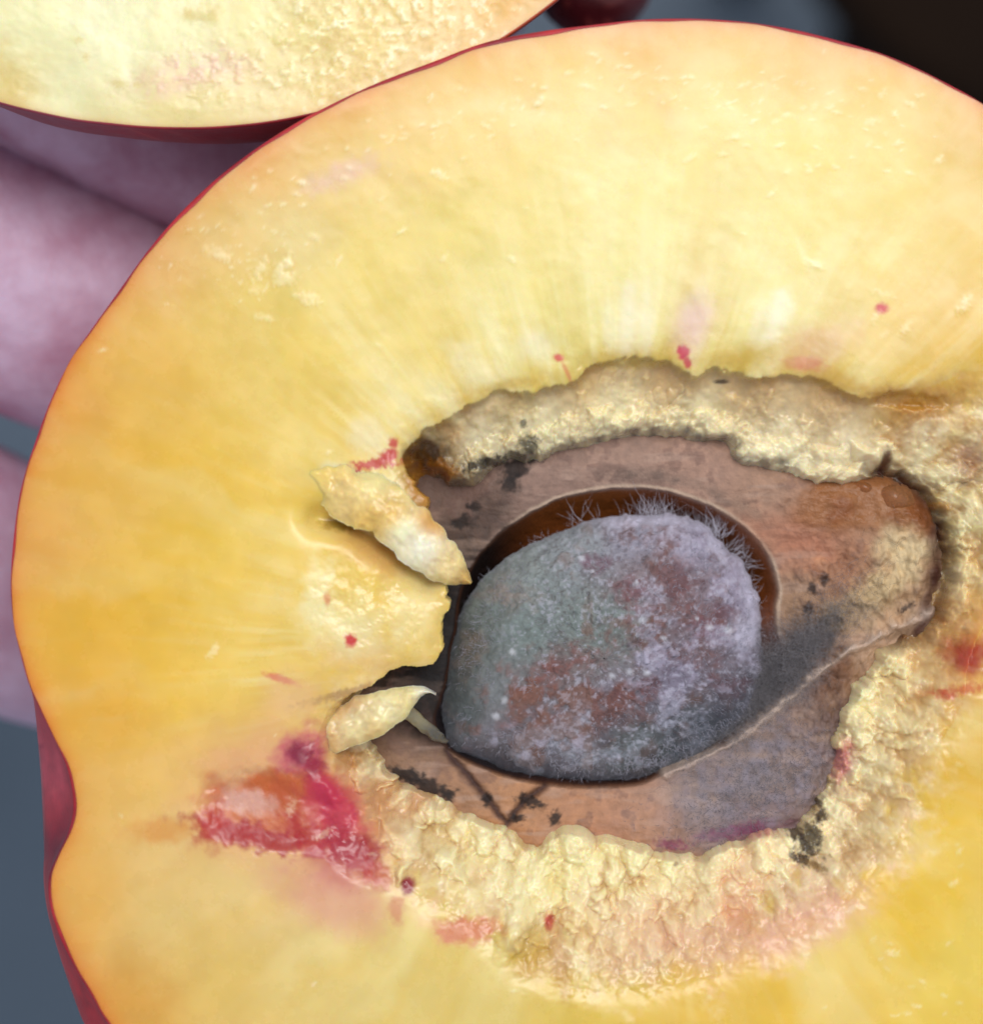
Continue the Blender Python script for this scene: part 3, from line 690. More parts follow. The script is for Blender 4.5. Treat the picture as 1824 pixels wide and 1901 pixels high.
def inset_at(th):
    return 5.0+2.6*np.sin(th*3+1)+1.8*np.sin(th*11+2)+1.3*np.sin(th*29)+0.8*np.sin(th*67)
def build_flesh():
    NTH, NR = 1560, 360
    th, rS = polar(stone_s, C0, NTH); _, rA = polar(rim_s, C0, NTH)
    # nearest crossing of the rim so that the notch on the left keeps its wall
    rin = np.clip(np.minimum(rS, rA)-70, 60, None)
    w = 26; pad = np.concatenate([rin[-w:], rin, rin[:w]])
    rin = np.min([pad[q:q+NTH] for q in range(2*w+1)], 0)
    pad = np.concatenate([rin[-w:], rin, rin[:w]]); rin = np.mean([pad[q:q+NTH] for q in range(2*w+1)], 0)
    u = np.linspace(0, 1, NR)
    ts = 0.62*u+0.38*u**2.0
    th, R, x, y = build_polar(out_s, C0, NTH, rin, ts)
    # flesh ends 5 u inside the skin
    Rr = np.hypot(x-C0[0], y-C0[1]); lim = np.repeat(R-inset_at(th), NR); sc = np.minimum(1, lim/np.maximum(Rr, 1))
    x = C0[0]+(x-C0[0])*sc; y = C0[1]+(y-C0[1])*sc
    F = flesh_fields(x, y)
    wx = 15*fbm(x*0.035, y*0.035, 15, 3)+3.5*fbm(x*0.11, y*0.11, 16, 3); wy = 15*fbm(x*0.035, y*0.035, 17, 3)+3.5*fbm(x*0.11, y*0.11, 18, 3)
    h1, h2 = nub_height(x+wx, y+wy, NUBS+BIG_NUBS)
    nh = h1+3.0*fbm(x*0.09, y*0.09, 20, 3)*(h1 > 2)
    F['crease'] = np.exp(-((h1-h2)/6.0)**2)*F['nubmask']*sstep(-0.25, 0.45, fbm(x*0.03, y*0.03, 26, 3))
    z = F['z']+nh*F['nubmask']
    tint = flesh_tint(x, y, F, nh*F['nubmask'])
    ch = np.zeros(len(x)); cm = np.zeros(len(x))
    for cx, cy, s in GLINTS_AND_CELLS:
        m = blob(x, y, cx, cy, s*1.1, s*0.5, -60+(cx*7+cy*3) % 90, 0.7, 1.1, int(cx) % 13)*(0.45+0.55*((cx*13+cy*5) % 7)/6)
        cm = np.maximum(cm, m); ch = np.maximum(ch, m*s*0.06)
    z = z+ch
    tint = mix(tint, lin((250,240,200)), np.clip(cm*0.38, 0, 1))  # cream flecks stand in for wet glints, besides real torn cells
    edge = sstep(0, 30, F['do'])
    z = z*edge+(1-edge)*(-0.5)
    co = np.stack([x, y, z], -1)
    dry = np.maximum(F['pk'], blob(x, y, 640, 1560, 120, 80, 40, 0.4, 0.2, 4))
    me = mesh_from('flesh', co, grid_faces(NTH, NR, True, False), tint, wet=-0.9*dry-0.3*F['nubmask'])
    obj('flesh', me, M_FLESH, peach)
    return th
build_flesh()

def skin_tint(co, seed=0, deep=(146,20,34), mid=(184,42,46)):
    x, y, z = co.T
    n = fbm(x*0.01+z*0.007, y*0.01-z*0.006, 31+seed, 5); n2 = fbm(x*0.05+z*0.03, y*0.05, 33+seed, 3)
    t = np.repeat(lin(deep)[None], len(x), 0)
    t = mix(t, lin(mid), np.clip(0.5+0.9*n, 0, 1))
    t = mix(t, lin((190,90,80)), np.clip((n2-0.25)*1.0, 0, 0.35)*sstep(-20, -60, z))
    return t
def build_skin():
    th, R = polar(out_s, C0, 720); _, RB = polar(body_s, C0, 720)
    co, f = skin_rings(th, R, RB, C0, 950.0, inset=inset_at(th))
    t = skin_tint(co)
    x, y, z = co.T
    low = np.exp(-((y-1430)/110)**2)*(x < 300)*sstep(-10, -60, z)
    t = mix(t, lin((190,84,98)), 0.7*low)
    t = mix(t, lin((96,20,44)), 0.75*np.exp(-((y-1590)/60)**2)*(x < 300))
    t = mix(t, lin((172,36,46)), 0.6*sstep(1640, 1800, y)*(x < 500)*sstep(-10, -60, z))
    for cx, cy in ((25, 1440), (40, 1400), (18, 1520)):
        t = mix(t, lin((120,20,50)), 0.8*blob(x, y, cx, cy, 8, 8, 0, 0.5, 0.4))
    obj('skin', mesh_from('skin', co, f, t), M_SKIN, peach)
build_skin()

# torn strips of flesh hanging over the hollow
def strip(spine, wid, thk, ctrl, seed, name='torn_flap', noise=0.1):
    P, F = tube(spine, wid, thk, nv=28, noise=noise, seed=seed, freq=0.028, ruffle=6)
    P2 = P.copy()
    P2 += 4.5*np.stack([fbm(P[:, 0]*0.07+P[:, 2]*0.05, P[:, 1]*0.07, seed+k, 4) for k in range(3)], -1)
    t = idw(P2[:, 0], P2[:, 1], ctrl, 3.5, 16)
    t = t*(1+0.10*fbm(P[:, 0]*0.05, P[:, 1]*0.05, seed+9, 4))[:, None]
    return obj(name, mesh_from(name, P2, F, t), M_FLESH, peach)
def sheet(spine, wid, ctrl, seed, name='torn_flap', thick=7.0, curl=10.0, ridge=8.0, ragged=0.28):
    sp = spline(spine, 16, False); w = spline(np.array([[a, 0] for a in wid]), 16, False)[:, 0]
    n = len(sp); nv = 41
    t = np.gradient(sp, axis=0); t /= np.linalg.norm(t, axis=1)[:, None]
    side = np.stack([-t[:, 1], t[:, 0], 0*t[:, 0]], -1); side /= np.linalg.norm(side, axis=1)[:, None]
    v = np.linspace(-1, 1, nv)
    s_ = np.arange(n)*np.linalg.norm(sp[1]-sp[0])
    rl = 1+ragged*(fbm(s_*0.022, s_*0, seed, 4)+0.5*fbm(s_*0.09, s_*0, seed+3, 3)); rr_ = 1+ragged*(fbm(s_*0.022, s_*0+50, seed+7, 4)+0.5*fbm(s_*0.09, s_*0, seed+9, 3))
    ww = w[:, None]*np.where(v[None] < 0, rl[:, None], rr_[:, None])
    base = sp[:, None]+side[:, None]*(ww*v[None])[..., None]
    P = base.reshape(-1, 3).copy(); V = np.tile(v, n)
    N1 = fbm(P[:, 0]*0.03, P[:, 1]*0.03, seed+11, 4); N2 = fbm(P[:, 0]*0.1, P[:, 1]*0.1, seed+13, 3)
    zt = ridge*np.cos(V*1.5)-curl*V**2+9*N1+3*N2
    th_ = thick*np.sqrt(np.clip(1-V**2, 0.0, 1))+0.4
    top = P.copy(); top[:, 2] += zt+th_; bot = P.copy(); bot[:, 2] += zt-th_
    co = np.concatenate([top, bot]); K = n*nv
    F = grid_faces(n, nv); F2 = (F+K)[:, ::-1]
    sd = []
    for a in range(n-1):
        sd += [(a*nv, (a+1)*nv, K+(a+1)*nv, K+a*nv), ((a+1)*nv-1+nv, (a+1)*nv-1, K+(a+1)*nv-1, K+(a+1)*nv-1+nv)]
    T = idw(co[:, 0], co[:, 1], ctrl, 3.2, 18)*np.array([1.0, 0.955, 0.9])
    NN = np.concatenate([N1, N1])+0.6*np.concatenate([N2, N2])
    T = T*(1+0.14*NN)[:, None]
    return obj(name, mesh_from(name, co, np.concatenate([F, F2, np.array(sd)]), T), M_FLESH, peach)
sheet([(560,872,-26),(610,888,-8),(655,912,2),(705,944,8),(750,980,6),(795,1018,-4),(832,1050,-20),(858,1072,-34),(874,1084,-42)], [20,44,58,56,50,46,36,18,3],
      [(690,900,(238,220,156)),(640,905,(236,206,136)),(600,880,(238,206,120)),(730,955,(230,194,110)),(752,985,(246,240,206)),(785,1012,(248,244,222)),(840,1050,(228,208,150)),(865,1076,(206,170,96)),(690,968,(226,188,100)),(800,970,(214,160,80))], 3)
sheet([(548,1380,-70),(596,1368,-50),(645,1350,-40),(696,1328,-36),(742,1304,-36),(776,1288,-38),(795,1287,-40),(808,1293,-44)], [18,36,44,40,28,13,4,2],
      [(600,1370,(220,186,130)),(660,1345,(238,224,172)),(720,1318,(242,230,182)),(750,1310,(234,216,154)),(800,1290,(240,236,220)),(690,1362,(222,196,134)),(640,1310,(210,176,130))], 8)
strip([(742,1318,-90),(775,1350,-110),(808,1380,-132),(826,1394,-146)], [15,13,10,3], [8,7,6,2], [(760,1335,(140,132,104)),(810,1385,(92,88,78))], 14, 'flesh_fibre', 0.06)

# ----------------------------------------------------------------- the stone (lower half of the split shell)
stone = thing('peach_stone', (1150, 1180, -560), 'split brown peach stone with grey and black mould lying in the peach hollow', 'stone')
CS = np.array([1160.0, 1205.0])
def stone_fields(x, y):
    n1 = fbm(x*0.018, y*0.018, 61, 5); n2 = fbm(x*0.06, y*0.06, 62, 4); n3 = fbm(x*0.006, y*0.006, 63, 3)
    dc = sd_cav(x+4*n1, y+4*n1)
    ds = sd_st(x, y)
    z = ZST+8*n3+3*n1+1.5*n2
    z = z-26*sstep(40, -40, ds)                     # falls away under the flesh
    z = z-40*sstep(1000, 760, x)*sstep(1350, 1000, y)  # the left end lies deeper
    # rounded lip, then the steep wall of the seed hollow
    z = z-20*np.exp(-np.clip(-dc, 0, None)/45.0)+2.2*fbm(x*0.012+0.6*n1, y*0.06+0.5*n3, 67, 3)
    lip = np.exp(-(np.clip(-dc, 0, None)/14)**2)
    z = z+1.0*lip
    right_low = sstep(1150, 1400, x)*sstep(1080, 1250, y)
    rg = np.full(len(x), 1e9)
    RL = dep([(1730,1136),(1640,1176),(1565,1212),(1500,1262),(1440,1318),(1380,1366),(1310,1404),(1235,1436)], ZST)
    for (ax, ay), (bx, by) in zip(RL[:-1], RL[1:]):
        q = (bx-ax)**2+(by-ay)**2; tt = np.clip(((x-ax)*(bx-ax)+(y-ay)*(by-ay))/q, 0, 1)
        rg = np.minimum(rg, np.hypot(x+7*n1+4*n2-ax-tt*(bx-ax), y+7*n2-ay-tt*(by-ay)))
    z = z+14*np.exp(-(rg/(9+4*n1))**2)     # ragged ridge of the broken shell along the lower right
    drop = 1-np.exp(-np.clip(dc, 0, None)/48.0)
    z = np.where(dc > 0, z-6*sstep(0, 5, dc)-drop*(190-90*sstep(1380, 1450, x)*sstep(1100, 1180, y)), z)
    # cracks
    cr = np.full(len(x), 1e9)
    L = dep([(828,1398),(880,1455),(942,1530),(975,1482),(1010,1462)], ZST)
    for (ax, ay), (bx, by) in zip(L[:-1], L[1:]):
        q = (bx-ax)**2+(by-ay)**2; tt = np.clip(((x-ax)*(bx-ax)+(y-ay)*(by-ay))/q, 0, 1)
        cr = np.minimum(cr, np.hypot(x+5*n2-ax-tt*(bx-ax), y+5*n1-ay-tt*(by-ay)))
    z = z-9*np.exp(-(cr/7)**2)
    rough = sstep(1420, 1560, x)*(dc < 0)*(1-0.9*blob(x, y, 1625, 935, 150, 80, 0, 0.3, 0.0))
    z = z+rough*(16*n1+10*n2)
    cr_ = np.maximum(blob(x, y, 1706, 1020, 50, 66, -10, 0.5, 0.6, 5), blob(x, y, 1658, 1098, 44, 30, -20, 0.5, 0.7, 6))
    z = z+cr_*(12+16*np.abs(fbm(x*0.05, y*0.05, 69, 3)))
    return z, dc, ds, n1, n2, n3, cr, rg
STONE_CTRL = [(900,960,(112,94,90)),(1000,880,(140,118,112)),(1150,850,(152,128,120)),(1300,860,(160,132,122)),(1420,920,(158,130,116)),(1500,1000,(160,122,106)),(1560,1060,(162,120,98)),
 (1640,1100,(168,142,112)),(1500,1120,(148,122,102)),(1560,1160,(140,116,96)),(860,1050,(58,48,46)),(825,1130,(36,30,30)),(800,1200,(32,27,27)),(780,1270,(30,25,24)),(790,1340,(66,54,48)),(760,1420,(140,114,98)),(860,1480,(158,124,102)),  # near-black entries paint the gap's shade on the stone's left
 (960,1500,(172,130,100)),(1080,1510,(172,130,104)),(1200,1530,(170,132,112)),(1300,1480,(134,122,124)),(1400,1450,(132,122,126)),(1500,1400,(124,112,114)),(1400,1530,(120,100,106)),(1480,1330,(136,116,108)),
 (1560,1250,(130,100,80)),(1600,1190,(186,160,140)),(1660,1160,(190,164,140)),(1100,1560,(168,128,112))]
def build_stone():
    NTH, NR = 1000, 300
    outl = stone_s+0
    th, Rm = polar(outl, CS, NTH)
    rin = np.zeros(NTH)+3.0
    u = np.linspace(0, 1, NR)
    r = rin[:, None]+(Rm+46-rin)[:, None]*u[None]
    x = (CS[0]+r*np.cos(th)[:, None]).ravel(); y = (CS[1]+r*np.sin(th)[:, None]).ravel()
    z, dc, ds, n1, n2, n3, cr, rg = stone_fields(x, y)
    k = (D-ZST)/D
    xi = CX+(x-CX)/k; yi = CY+(y-CY)/k          # colour patches are listed where they are seen
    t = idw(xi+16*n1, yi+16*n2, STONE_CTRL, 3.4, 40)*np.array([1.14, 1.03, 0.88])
    t = t*(1+0.16*n1+0.14*n2)[:, None]
    def put(col, m): nonlocal t; t = mix(t, lin(col), np.clip(m, 0, 1))
    put((104,78,70), 0.5*sstep(0.05, 0.5, n1+0.8*n2)*(1-sstep(850, 1000, yi)*0)); put((186,156,138), 0.35*sstep(0.1, 0.5, fbm(xi*0.011, yi*0.05, 66, 4)))
    put((30,25,25), 0.9*blob(xi, yi, 810, 1180, 60, 150, 8, 0.6, 0.3, 4))  # shade of the deep gap beside the lobe, painted into the stone
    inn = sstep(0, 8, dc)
    put((142,80,36), inn); put((118,62,28), inn*np.clip(0.4+0.9*n3, 0, 0.8)); put((40,30,28), inn*sstep(1020, 900, xi)); put((46,40,42), 0.85*inn*sstep(1240, 1330, yi))  # hollow's left wall darkened too, continuing the painted shade
    put((198,172,148), 0.75*np.exp(-((dc+3)/3.5)**2)*(yi < 1180)*sstep(900, 1010, xi)); rgm = 0.85*np.exp(-(rg/(9+4*n1))**2)*np.clip(0.8+0.7*n2, 0, 1)
    put((96,86,78), 0.55*np.exp(-((dc+26)/14)**2)*(yi < 1000)*sstep(1050, 1200, xi)*np.clip(0.5+n1, 0, 1))
    put((52,30,32), 0.9*np.exp(-(cr/8)**2))
    for cx, cy, rx, ry, a in ((958,866,26,20,-40),(985,840,22,16,0),(946,895,18,18,0),(925,845,22,10,-20),(880,940,12,9,0),(860,970,22,14,0),(1000,826,16,10,0),
                              (755,1440,32,12,10),(790,1460,40,15,25),(830,1475,18,12,10),(905,1485,9,12,0),(985,1490,24,10,20),(960,1520,14,8,0),(1030,1520,10,14,0)):
        put((38,30,28), 0.92*blob(xi, yi, cx, cy, rx, ry, a, 0.45, 0.8, cx % 11))
    put((70,58,52), 0.6*blob(xi, yi, 905, 960, 60, 26, -50, 0.6, 0.8, 3))
    for cx, cy, rx, ry, a in ((1530,1075,10,13,-30),(1508,1090,9,9,0),(1500,1130,10,10,0),(1540,1160,30,20,10),(1520,1190,34,26,-20),(1555,1140,22,14,0),(1600,1125,30,5,8),(1680,1130,16,5,-30)):
        put((52,40,38), 0.85*blob(xi, yi, cx, cy, rx, ry, a, 0.5, 0.8, cx % 9))
    put((216,192,148), 0.9*blob(xi, yi, 1678, 1012, 44, 60, -10, 0.5, 0.6, 5)); put((206,180,136), 0.85*blob(xi, yi, 1632, 1090, 40, 26, -20, 0.5, 0.7, 6)); put((170,146,112), 0.6*blob(xi, yi, 1590, 1130, 60, 30, -10, 0.6, 0.7, 6))
    put((206,150,112), 0.7*blob(xi, yi, 1520, 1040, 10, 9, 0, 0.6, 0.5, 7)); put((176,112,84), 0.55*blob(xi, yi, 1480, 1000, 90, 40, 10, 0.8, 0.5, 8)); put((120,54,26), 0.8*blob(xi, yi, 1700, 950, 44, 16, 50, 0.6, 0.5, 9))
    put((96,44,24), 0.75*blob(xi, yi, 1590, 888, 80, 9, 2, 0.6, 0.6, 10)); put((110,72,50), 0.7*blob(xi, yi, 1535, 1250, 36, 60, 30, 0.6, 0.7, 11)); put((92,62,44), 0.7*blob(xi, yi, 1545, 1330, 44, 22, 0, 0.6, 0.7, 12))
    put((120,44,84), 0.8*blob(xi, yi, 1360, 1545, 80, 13, -10, 0.6, 0.6, 13)); put((130,40,76), 0.8*blob(xi, yi, 1245, 1568, 26, 10, 8, 0.5, 0.6, 14))
    put((64,28,20), 0.95*np.exp(-((ds-2)/20)**2)*sstep(1600, 1660, xi)*(yi < 1190)*np.clip(0.8+0.8*n1, 0, 1))
    # grey mould lawn on the lower right
    gm = blob(xi, yi, 1400, 1450, 170, 80, -25, 0.6, 0.5, 15)
    put((150,144,156), 0.55*gm*np.clip(0.5+1.1*n2, 0, 1)); put((84,78,88), 0.55*gm*np.clip(0.2-1.1*n1, 0, 1))
    put((110,100,100), 0.7*blob(xi, yi, 1460, 1240, 60, 70, -40, 0.8, 0.6, 16)); put((66,58,56), 0.6*blob(xi, yi, 1500, 1190, 40, 34, 0, 0.7, 0.8, 17))
    put((208,184,166), rgm)
    gm2 = np.maximum(blob(xi, yi, 1580, 935, 106, 56, -6, 0.35, 0.3, 18), 0.9*blob(xi, yi, 1670, 945, 60, 44, 30, 0.5, 0.4, 19))
    put((150,96,54), 0.85*gm2); put((124,66,34), 0.5*gm2*sstep(0.0, 0.5, n1))
    z = z+gm2*(7+5*fbm(x*0.03, y*0.03, 68, 3))
    wet = np.maximum(gm2, 0.7*inn)
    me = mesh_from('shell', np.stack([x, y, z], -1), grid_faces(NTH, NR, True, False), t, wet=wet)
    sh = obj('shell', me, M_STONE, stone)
    # rounded back of the stone, deep in the peach
    rows = []
    for q in range(14):
        ph = q/13*math.pi/2
        rr = (Rm+46)*max(math.cos(ph), 0.003)
        zz = -190-300*math.sin(ph) if q else z.reshape(NTH, NR)[:, -1]
        rows.append(np.stack([CS[0]+rr*np.cos(th), CS[1]+rr*np.sin(th), np.zeros(NTH)+zz], -1))
    co = np.concatenate(rows); tb = np.repeat(lin((120,84,60))[None], len(co), 0)
    obj('shell_back', mesh_from('shell_back', co, grid_faces(14, NTH, False, True)[:, ::-1], tb), M_STONE, stone)
    return sh
shell = build_stone()

def gum_material():
    m, nt, bs = new_mat('amber_gum')
    tc = nt.nodes.new('ShaderNodeTexCoord')
    n = noise_node(nt, tc.outputs['Object'], 420, 3, 0.5)
    c = mixc(nt, map_range(nt, n.outputs[0], 0.35, 0.65, 0, 1), lin((214, 150, 92)), lin((226, 170, 118)))
    nt.links.new(c, bs.inputs['Base Color'])
    bs.inputs['Roughness'].default_value = 0.2
    bs.inputs['Transmission Weight'].default_value = 0.8; bs.inputs['IOR'].default_value = 1.36
    bs.inputs['Subsurface Weight'].default_value = 0.0
    bs.inputs['Subsurface Radius'].default_value = (1, 0.5, 0.2); bs.inputs['Subsurface Scale'].default_value = 0.0008
    nt.links.new(bump(nt, n.outputs[0], 0.0002, 0.25), bs.inputs['Normal'])
    return m
M_GUM = gum_material()
def drop(name, c, rx, ry, h, ang, seed, parent, mat):
    nu, nv = 22, 60
    ph = np.linspace(0, math.pi/2, nu); t = np.arange(nv)*2*math.pi/nv
    r = np.sin(ph)[:, None]*(1+0.12*fbm(np.cos(t)*1.4+seed, np.sin(t)*1.4, seed, 3))[None]
    a = math.radians(ang)
    X = r*np.cos(t)*rx; Y = r*np.sin(t)*ry
    x = c[0]+X*math.cos(a)-Y*math.sin(a); y = c[1]+X*math.sin(a)+Y*math.cos(a)
    z = c[2]+h*np.cos(ph)[:, None]**1.6+5*fbm(x*0.03, y*0.022, seed+2, 3)*np.cos(ph)[:, None]
    co = np.stack([x, y, z+0*x], -1).reshape(-1, 3)
    return obj(name, mesh_from(name, co, grid_faces(nu, nv, False, True)[:, ::-1]), mat, parent)
g = dep([(1575, 932), (1660, 925), (1690, 960), (1610, 985)], ZST)
drop('gum_drop', (g[1][0], g[1][1], ZST+1), 40, 26, 15, 10, 5, stone, M_GUM)
drop('gum_drop', (g[2][0]-6, g[2][1], ZST+1), 26, 17, 14, 40, 8, stone, M_GUM)
drop('gum_drop', (g[1][0]-62, g[1][1]-20, ZST+1), 22, 13, 10, 10, 11, stone, M_GUM)

# ----------------------------------------------------------------- the mouldy seed in the stone
seed = thing('peach_seed', (1110, 1210, -440), 'plump grey seed furred with white mould inside the split stone', 'seed')
CK = np.array(dep([(1115, 1215)], ZSD)[0])
def seed_point(th, ph, Rk):
    s = np.sin(ph)**0.92
    x = CK[0]+Rk*s*np.cos(th); y = CK[1]+Rk*s*np.sin(th)
    z = ZSD+np.where(np.cos(ph) > 0, 122, 130)*np.sign(np.cos(ph))*np.abs(np.cos(ph))**0.95
    return x, y, z
def build_seed():
    NTH, NP = 640, 300
    th, R = polar(seed_s, CK, NTH)
    ph = np.concatenate([np.linspace(0.003, math.pi/2, 220), np.linspace(math.pi/2, math.pi-0.003, 81)[1:]])
    T, P = np.meshgrid(th, ph, indexing='ij'); RR = np.repeat(R[:, None], NP, 1)
    x, y, z = [a.ravel() for a in seed_point(T, P, RR)]
    k = (D-z)/D; xi = CX+(x-CX)/k; yi = CY+(y-CY)/k
    n1 = fbm(xi*0.016, yi*0.016, 71, 5); n2 = fbm(xi*0.05, yi*0.05, 72, 4); n3 = fbm(xi*0.12, yi*0.12, 73, 3)
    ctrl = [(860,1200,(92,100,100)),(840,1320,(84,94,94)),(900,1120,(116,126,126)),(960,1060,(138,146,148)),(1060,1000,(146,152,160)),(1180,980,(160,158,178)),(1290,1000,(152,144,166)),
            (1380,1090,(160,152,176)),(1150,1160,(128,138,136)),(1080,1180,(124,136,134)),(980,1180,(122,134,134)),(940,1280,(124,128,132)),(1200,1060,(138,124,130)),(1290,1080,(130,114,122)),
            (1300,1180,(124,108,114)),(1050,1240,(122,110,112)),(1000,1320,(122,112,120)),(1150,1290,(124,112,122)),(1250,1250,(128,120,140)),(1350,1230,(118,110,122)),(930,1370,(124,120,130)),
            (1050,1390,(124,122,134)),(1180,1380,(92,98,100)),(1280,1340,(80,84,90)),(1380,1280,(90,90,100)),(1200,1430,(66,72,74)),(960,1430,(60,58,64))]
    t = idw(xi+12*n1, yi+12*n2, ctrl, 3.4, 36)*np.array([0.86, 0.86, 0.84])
    t = t*(1+0.14*n2+0.14*n3)[:, None]
    def put(col, m): nonlocal t; t = mix(t, lin(col), np.clip(m, 0, 1))
    right = sstep(1080, 1180, xi)*(1-sstep(1330, 1400, xi))*(1-sstep(1230, 1330, yi)*0.6)
    put((106,74,68), right*sstep(-0.05, 0.5, n1+0.6*n2+0.3*n3)*0.75)
    low = blob(xi, yi, 1060, 1290, 190, 90, -15, 0.6, 0.5, 1)
    put((110,72,64), low*sstep(-0.1, 0.5, n1+0.7*n2+0.3*n3)*0.8)
    for cx, cy, rx, ry, a, c in ((1100,1050,34,16,-5,(104,66,82)),(1170,1100,40,24,20,(120,84,92)),(1200,1180,30,44,0,(112,78,70)),(1040,1235,70,26,-12,(120,72,66)),(985,1290,50,20,-30,(124,76,66)),
                                 (1260,1130,70,30,25,(112,76,72)),(1310,1160,30,22,0,(104,66,74)),(940,1105,40,24,20,(136,122,116)),(870,1200,20,40,10,(118,102,92)),(1010,1340,60,14,-10,(112,78,76)),
                                 (1280,1220,40,20,10,(104,70,66)),(1120,1340,50,16,0,(108,82,80)),(1250,1060,22,40,-10,(126,94,92)),(1300,1290,40,14,-20,(98,74,66))):
        put(c, 0.7*blob(xi, yi, cx, cy, rx, ry, a, 0.9, 1.3, cx % 13, 0.045)*np.clip(0.75+0.8*n3, 0, 1))
    cl = fbm(xi*0.022+0.6*n2, yi*0.022, 77, 5); hz = sstep(1090, 1230, xi+0.5*(yi-1200))
    put((168,162,184), 0.42*hz*sstep(0.0, 0.35, cl)*(1-sstep(1300, 1400, yi))); put((96,62,66), 0.65*hz*sstep(0.12, 0.45, -cl)*(1-sstep(1250, 1350, yi)))
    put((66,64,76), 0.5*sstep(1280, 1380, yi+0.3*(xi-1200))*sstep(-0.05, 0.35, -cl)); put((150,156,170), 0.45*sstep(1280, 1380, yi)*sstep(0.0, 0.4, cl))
    sp_ = fbm(xi*0.16, yi*0.16, 79, 3)
    put((176,174,190), 0.4*sstep(0.15, 0.6, sp_+0.5*cl)*sstep(880, 1000, xi)); put((78,60,62), 0.4*sstep(0.15, 0.6, -sp_-0.3*cl)*sstep(900, 1050, xi))
    put((120,92,78), 0.35*sstep(0.1, 0.5, n1+0.5*n2)*(xi < 1100)); put((60,62,64), 0.6*sstep(900, 830, xi))  # left edge of the kernel darkened as painted shading
    # cottony white growth
    wt = sstep(0.05, 0.4, fbm(xi*0.03, yi*0.03, 75, 4)+0.3*n3)
    put((172,168,188), wt*0.6*(blob(xi, yi, 1250, 990, 140, 40, 12, 0.7, 0.4, 3)+blob(xi, yi, 1385, 1110, 36, 100, -8, 0.7, 0.4, 4)+blob(xi, yi, 1260, 1240, 120, 50, 0, 0.8, 0.5, 5)+blob(xi, yi, 1010, 1385, 110, 34, 0, 0.8, 0.5, 6)).clip(0, 1))
    put((186,182,202), 0.7*(blob(xi, yi, 1395, 1080, 22, 70, -8, 0.7, 0.4, 7)+blob(xi, yi, 1200, 965, 110, 16, 2, 0.7, 0.4, 8)+blob(xi, yi, 1330, 1010, 14, 40, -30, 0.7, 0.4, 9)+blob(xi, yi, 1385, 1180, 24, 28, 0, 0.6, 0.5, 9)).clip(0, 1))
    for cx, cy, s in ((1080,1038,9),(1018,1117,7),(1192,1150,11),(1168,1248,10),(1200,1250,9),(1135,1255,10),(950,1210,9),(920,1330,12),(935,1300,9),(1315,1165,10),(1180,1085,8),(1230,1185,8),(1290,1150,7),(1350,1170,12),(1100,1060,6)):
        put((200,202,212), 0.55*blob(xi, yi, cx, cy, s*0.6, s*0.5, 20, 0.9, 0.4, cx % 7))
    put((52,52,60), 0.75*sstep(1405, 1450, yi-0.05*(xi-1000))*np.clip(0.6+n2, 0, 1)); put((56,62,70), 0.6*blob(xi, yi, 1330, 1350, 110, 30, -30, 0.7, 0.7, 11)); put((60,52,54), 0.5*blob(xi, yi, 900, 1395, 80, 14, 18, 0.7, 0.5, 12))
    t = t*np.array([1.1, 1.09, 1.05])
    # relief: fibrous coat and mould tufts
    ax_ = (xi-1115)*0.83-(yi-1215)*0.55; ac_ = (xi-1115)*0.55+(yi-1215)*0.83
    wr = fbm(ax_*0.006+0.3*n1, ac_*0.035, 78, 3)
    h = 5*n1+4*n2+1.5*n3+6*wr+5*wt*blob(xi, yi, 1250, 1150, 220, 200, 0, 0.5, 0.4, 3)
    nx = (x-CK[0])/300; ny = (y-CK[1])/240; nz = (z-ZSD)/128; l = np.sqrt(nx*nx+ny*ny+nz*nz)+1e-6
    co = np.stack([x+h*nx/l, y+h*ny/l, z+h*nz/l], -1)
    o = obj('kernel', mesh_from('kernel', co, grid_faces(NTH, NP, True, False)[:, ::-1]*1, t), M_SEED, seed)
    return th, R, o
seed_th, seed_R, kernel = build_seed()

def fuzz_material(name, c, alpha):
    m, nt, bs = new_mat(name)
    tc = nt.nodes.new('ShaderNodeTexCoord')
    n = noise_node(nt, tc.outputs['Object'], 1200, 3, 0.5)
    nt.links.new(mixc(nt, map_range(nt, n.outputs[0], 0.35, 0.65, 0, 1), lin(c), lin([v*0.9 for v in c])), bs.inputs['Base Color'])
    bs.inputs['Roughness'].default_value = 0.9
    bs.inputs['Specular IOR Level'].default_value = 0.1
    bs.inputs['Alpha'].default_value = alpha
    return m
def strands(name, roots, dirs, lens, rads, mat, parent, rnd, curl=0.5, segs=4):
    n = len(roots)
    P = np.zeros((n, segs+1, 3)); P[:, 0] = roots
    d = dirs/np.linalg.norm(dirs, axis=1)[:, None]
    for s in range(segs):
        d = d+rnd.normal(0, curl, (n, 3))/segs*1.6; d /= np.linalg.norm(d, axis=1)[:, None]
        P[:, s+1] = P[:, s]+d*(lens/segs)[:, None]
    a = np.cross(d, rnd.normal(0, 1, (n, 3))); a /= np.linalg.norm(a, axis=1)[:, None]+1e-9
    b = np.cross(d, a)
    V = np.zeros((n, segs+1, 3, 3))
    for s in range(segs+1):
        r = rads*(1-0.8*s/segs)
        for k in range(3):
            t = 2*math.pi*k/3
            V[:, s, k] = P[:, s]+(a*math.cos(t)+b*math.sin(t))*r[:, None]
    F = grid_faces(segs+1, 3, False, True)
    allF = (F[None]+(np.arange(n)*(segs+1)*3)[:, None, None]).reshape(-1, 4)
    o = obj(name, mesh_from(name, V.reshape(-1, 3), allF), mat, parent)
    o['kind'] = 'stuff'
    return o
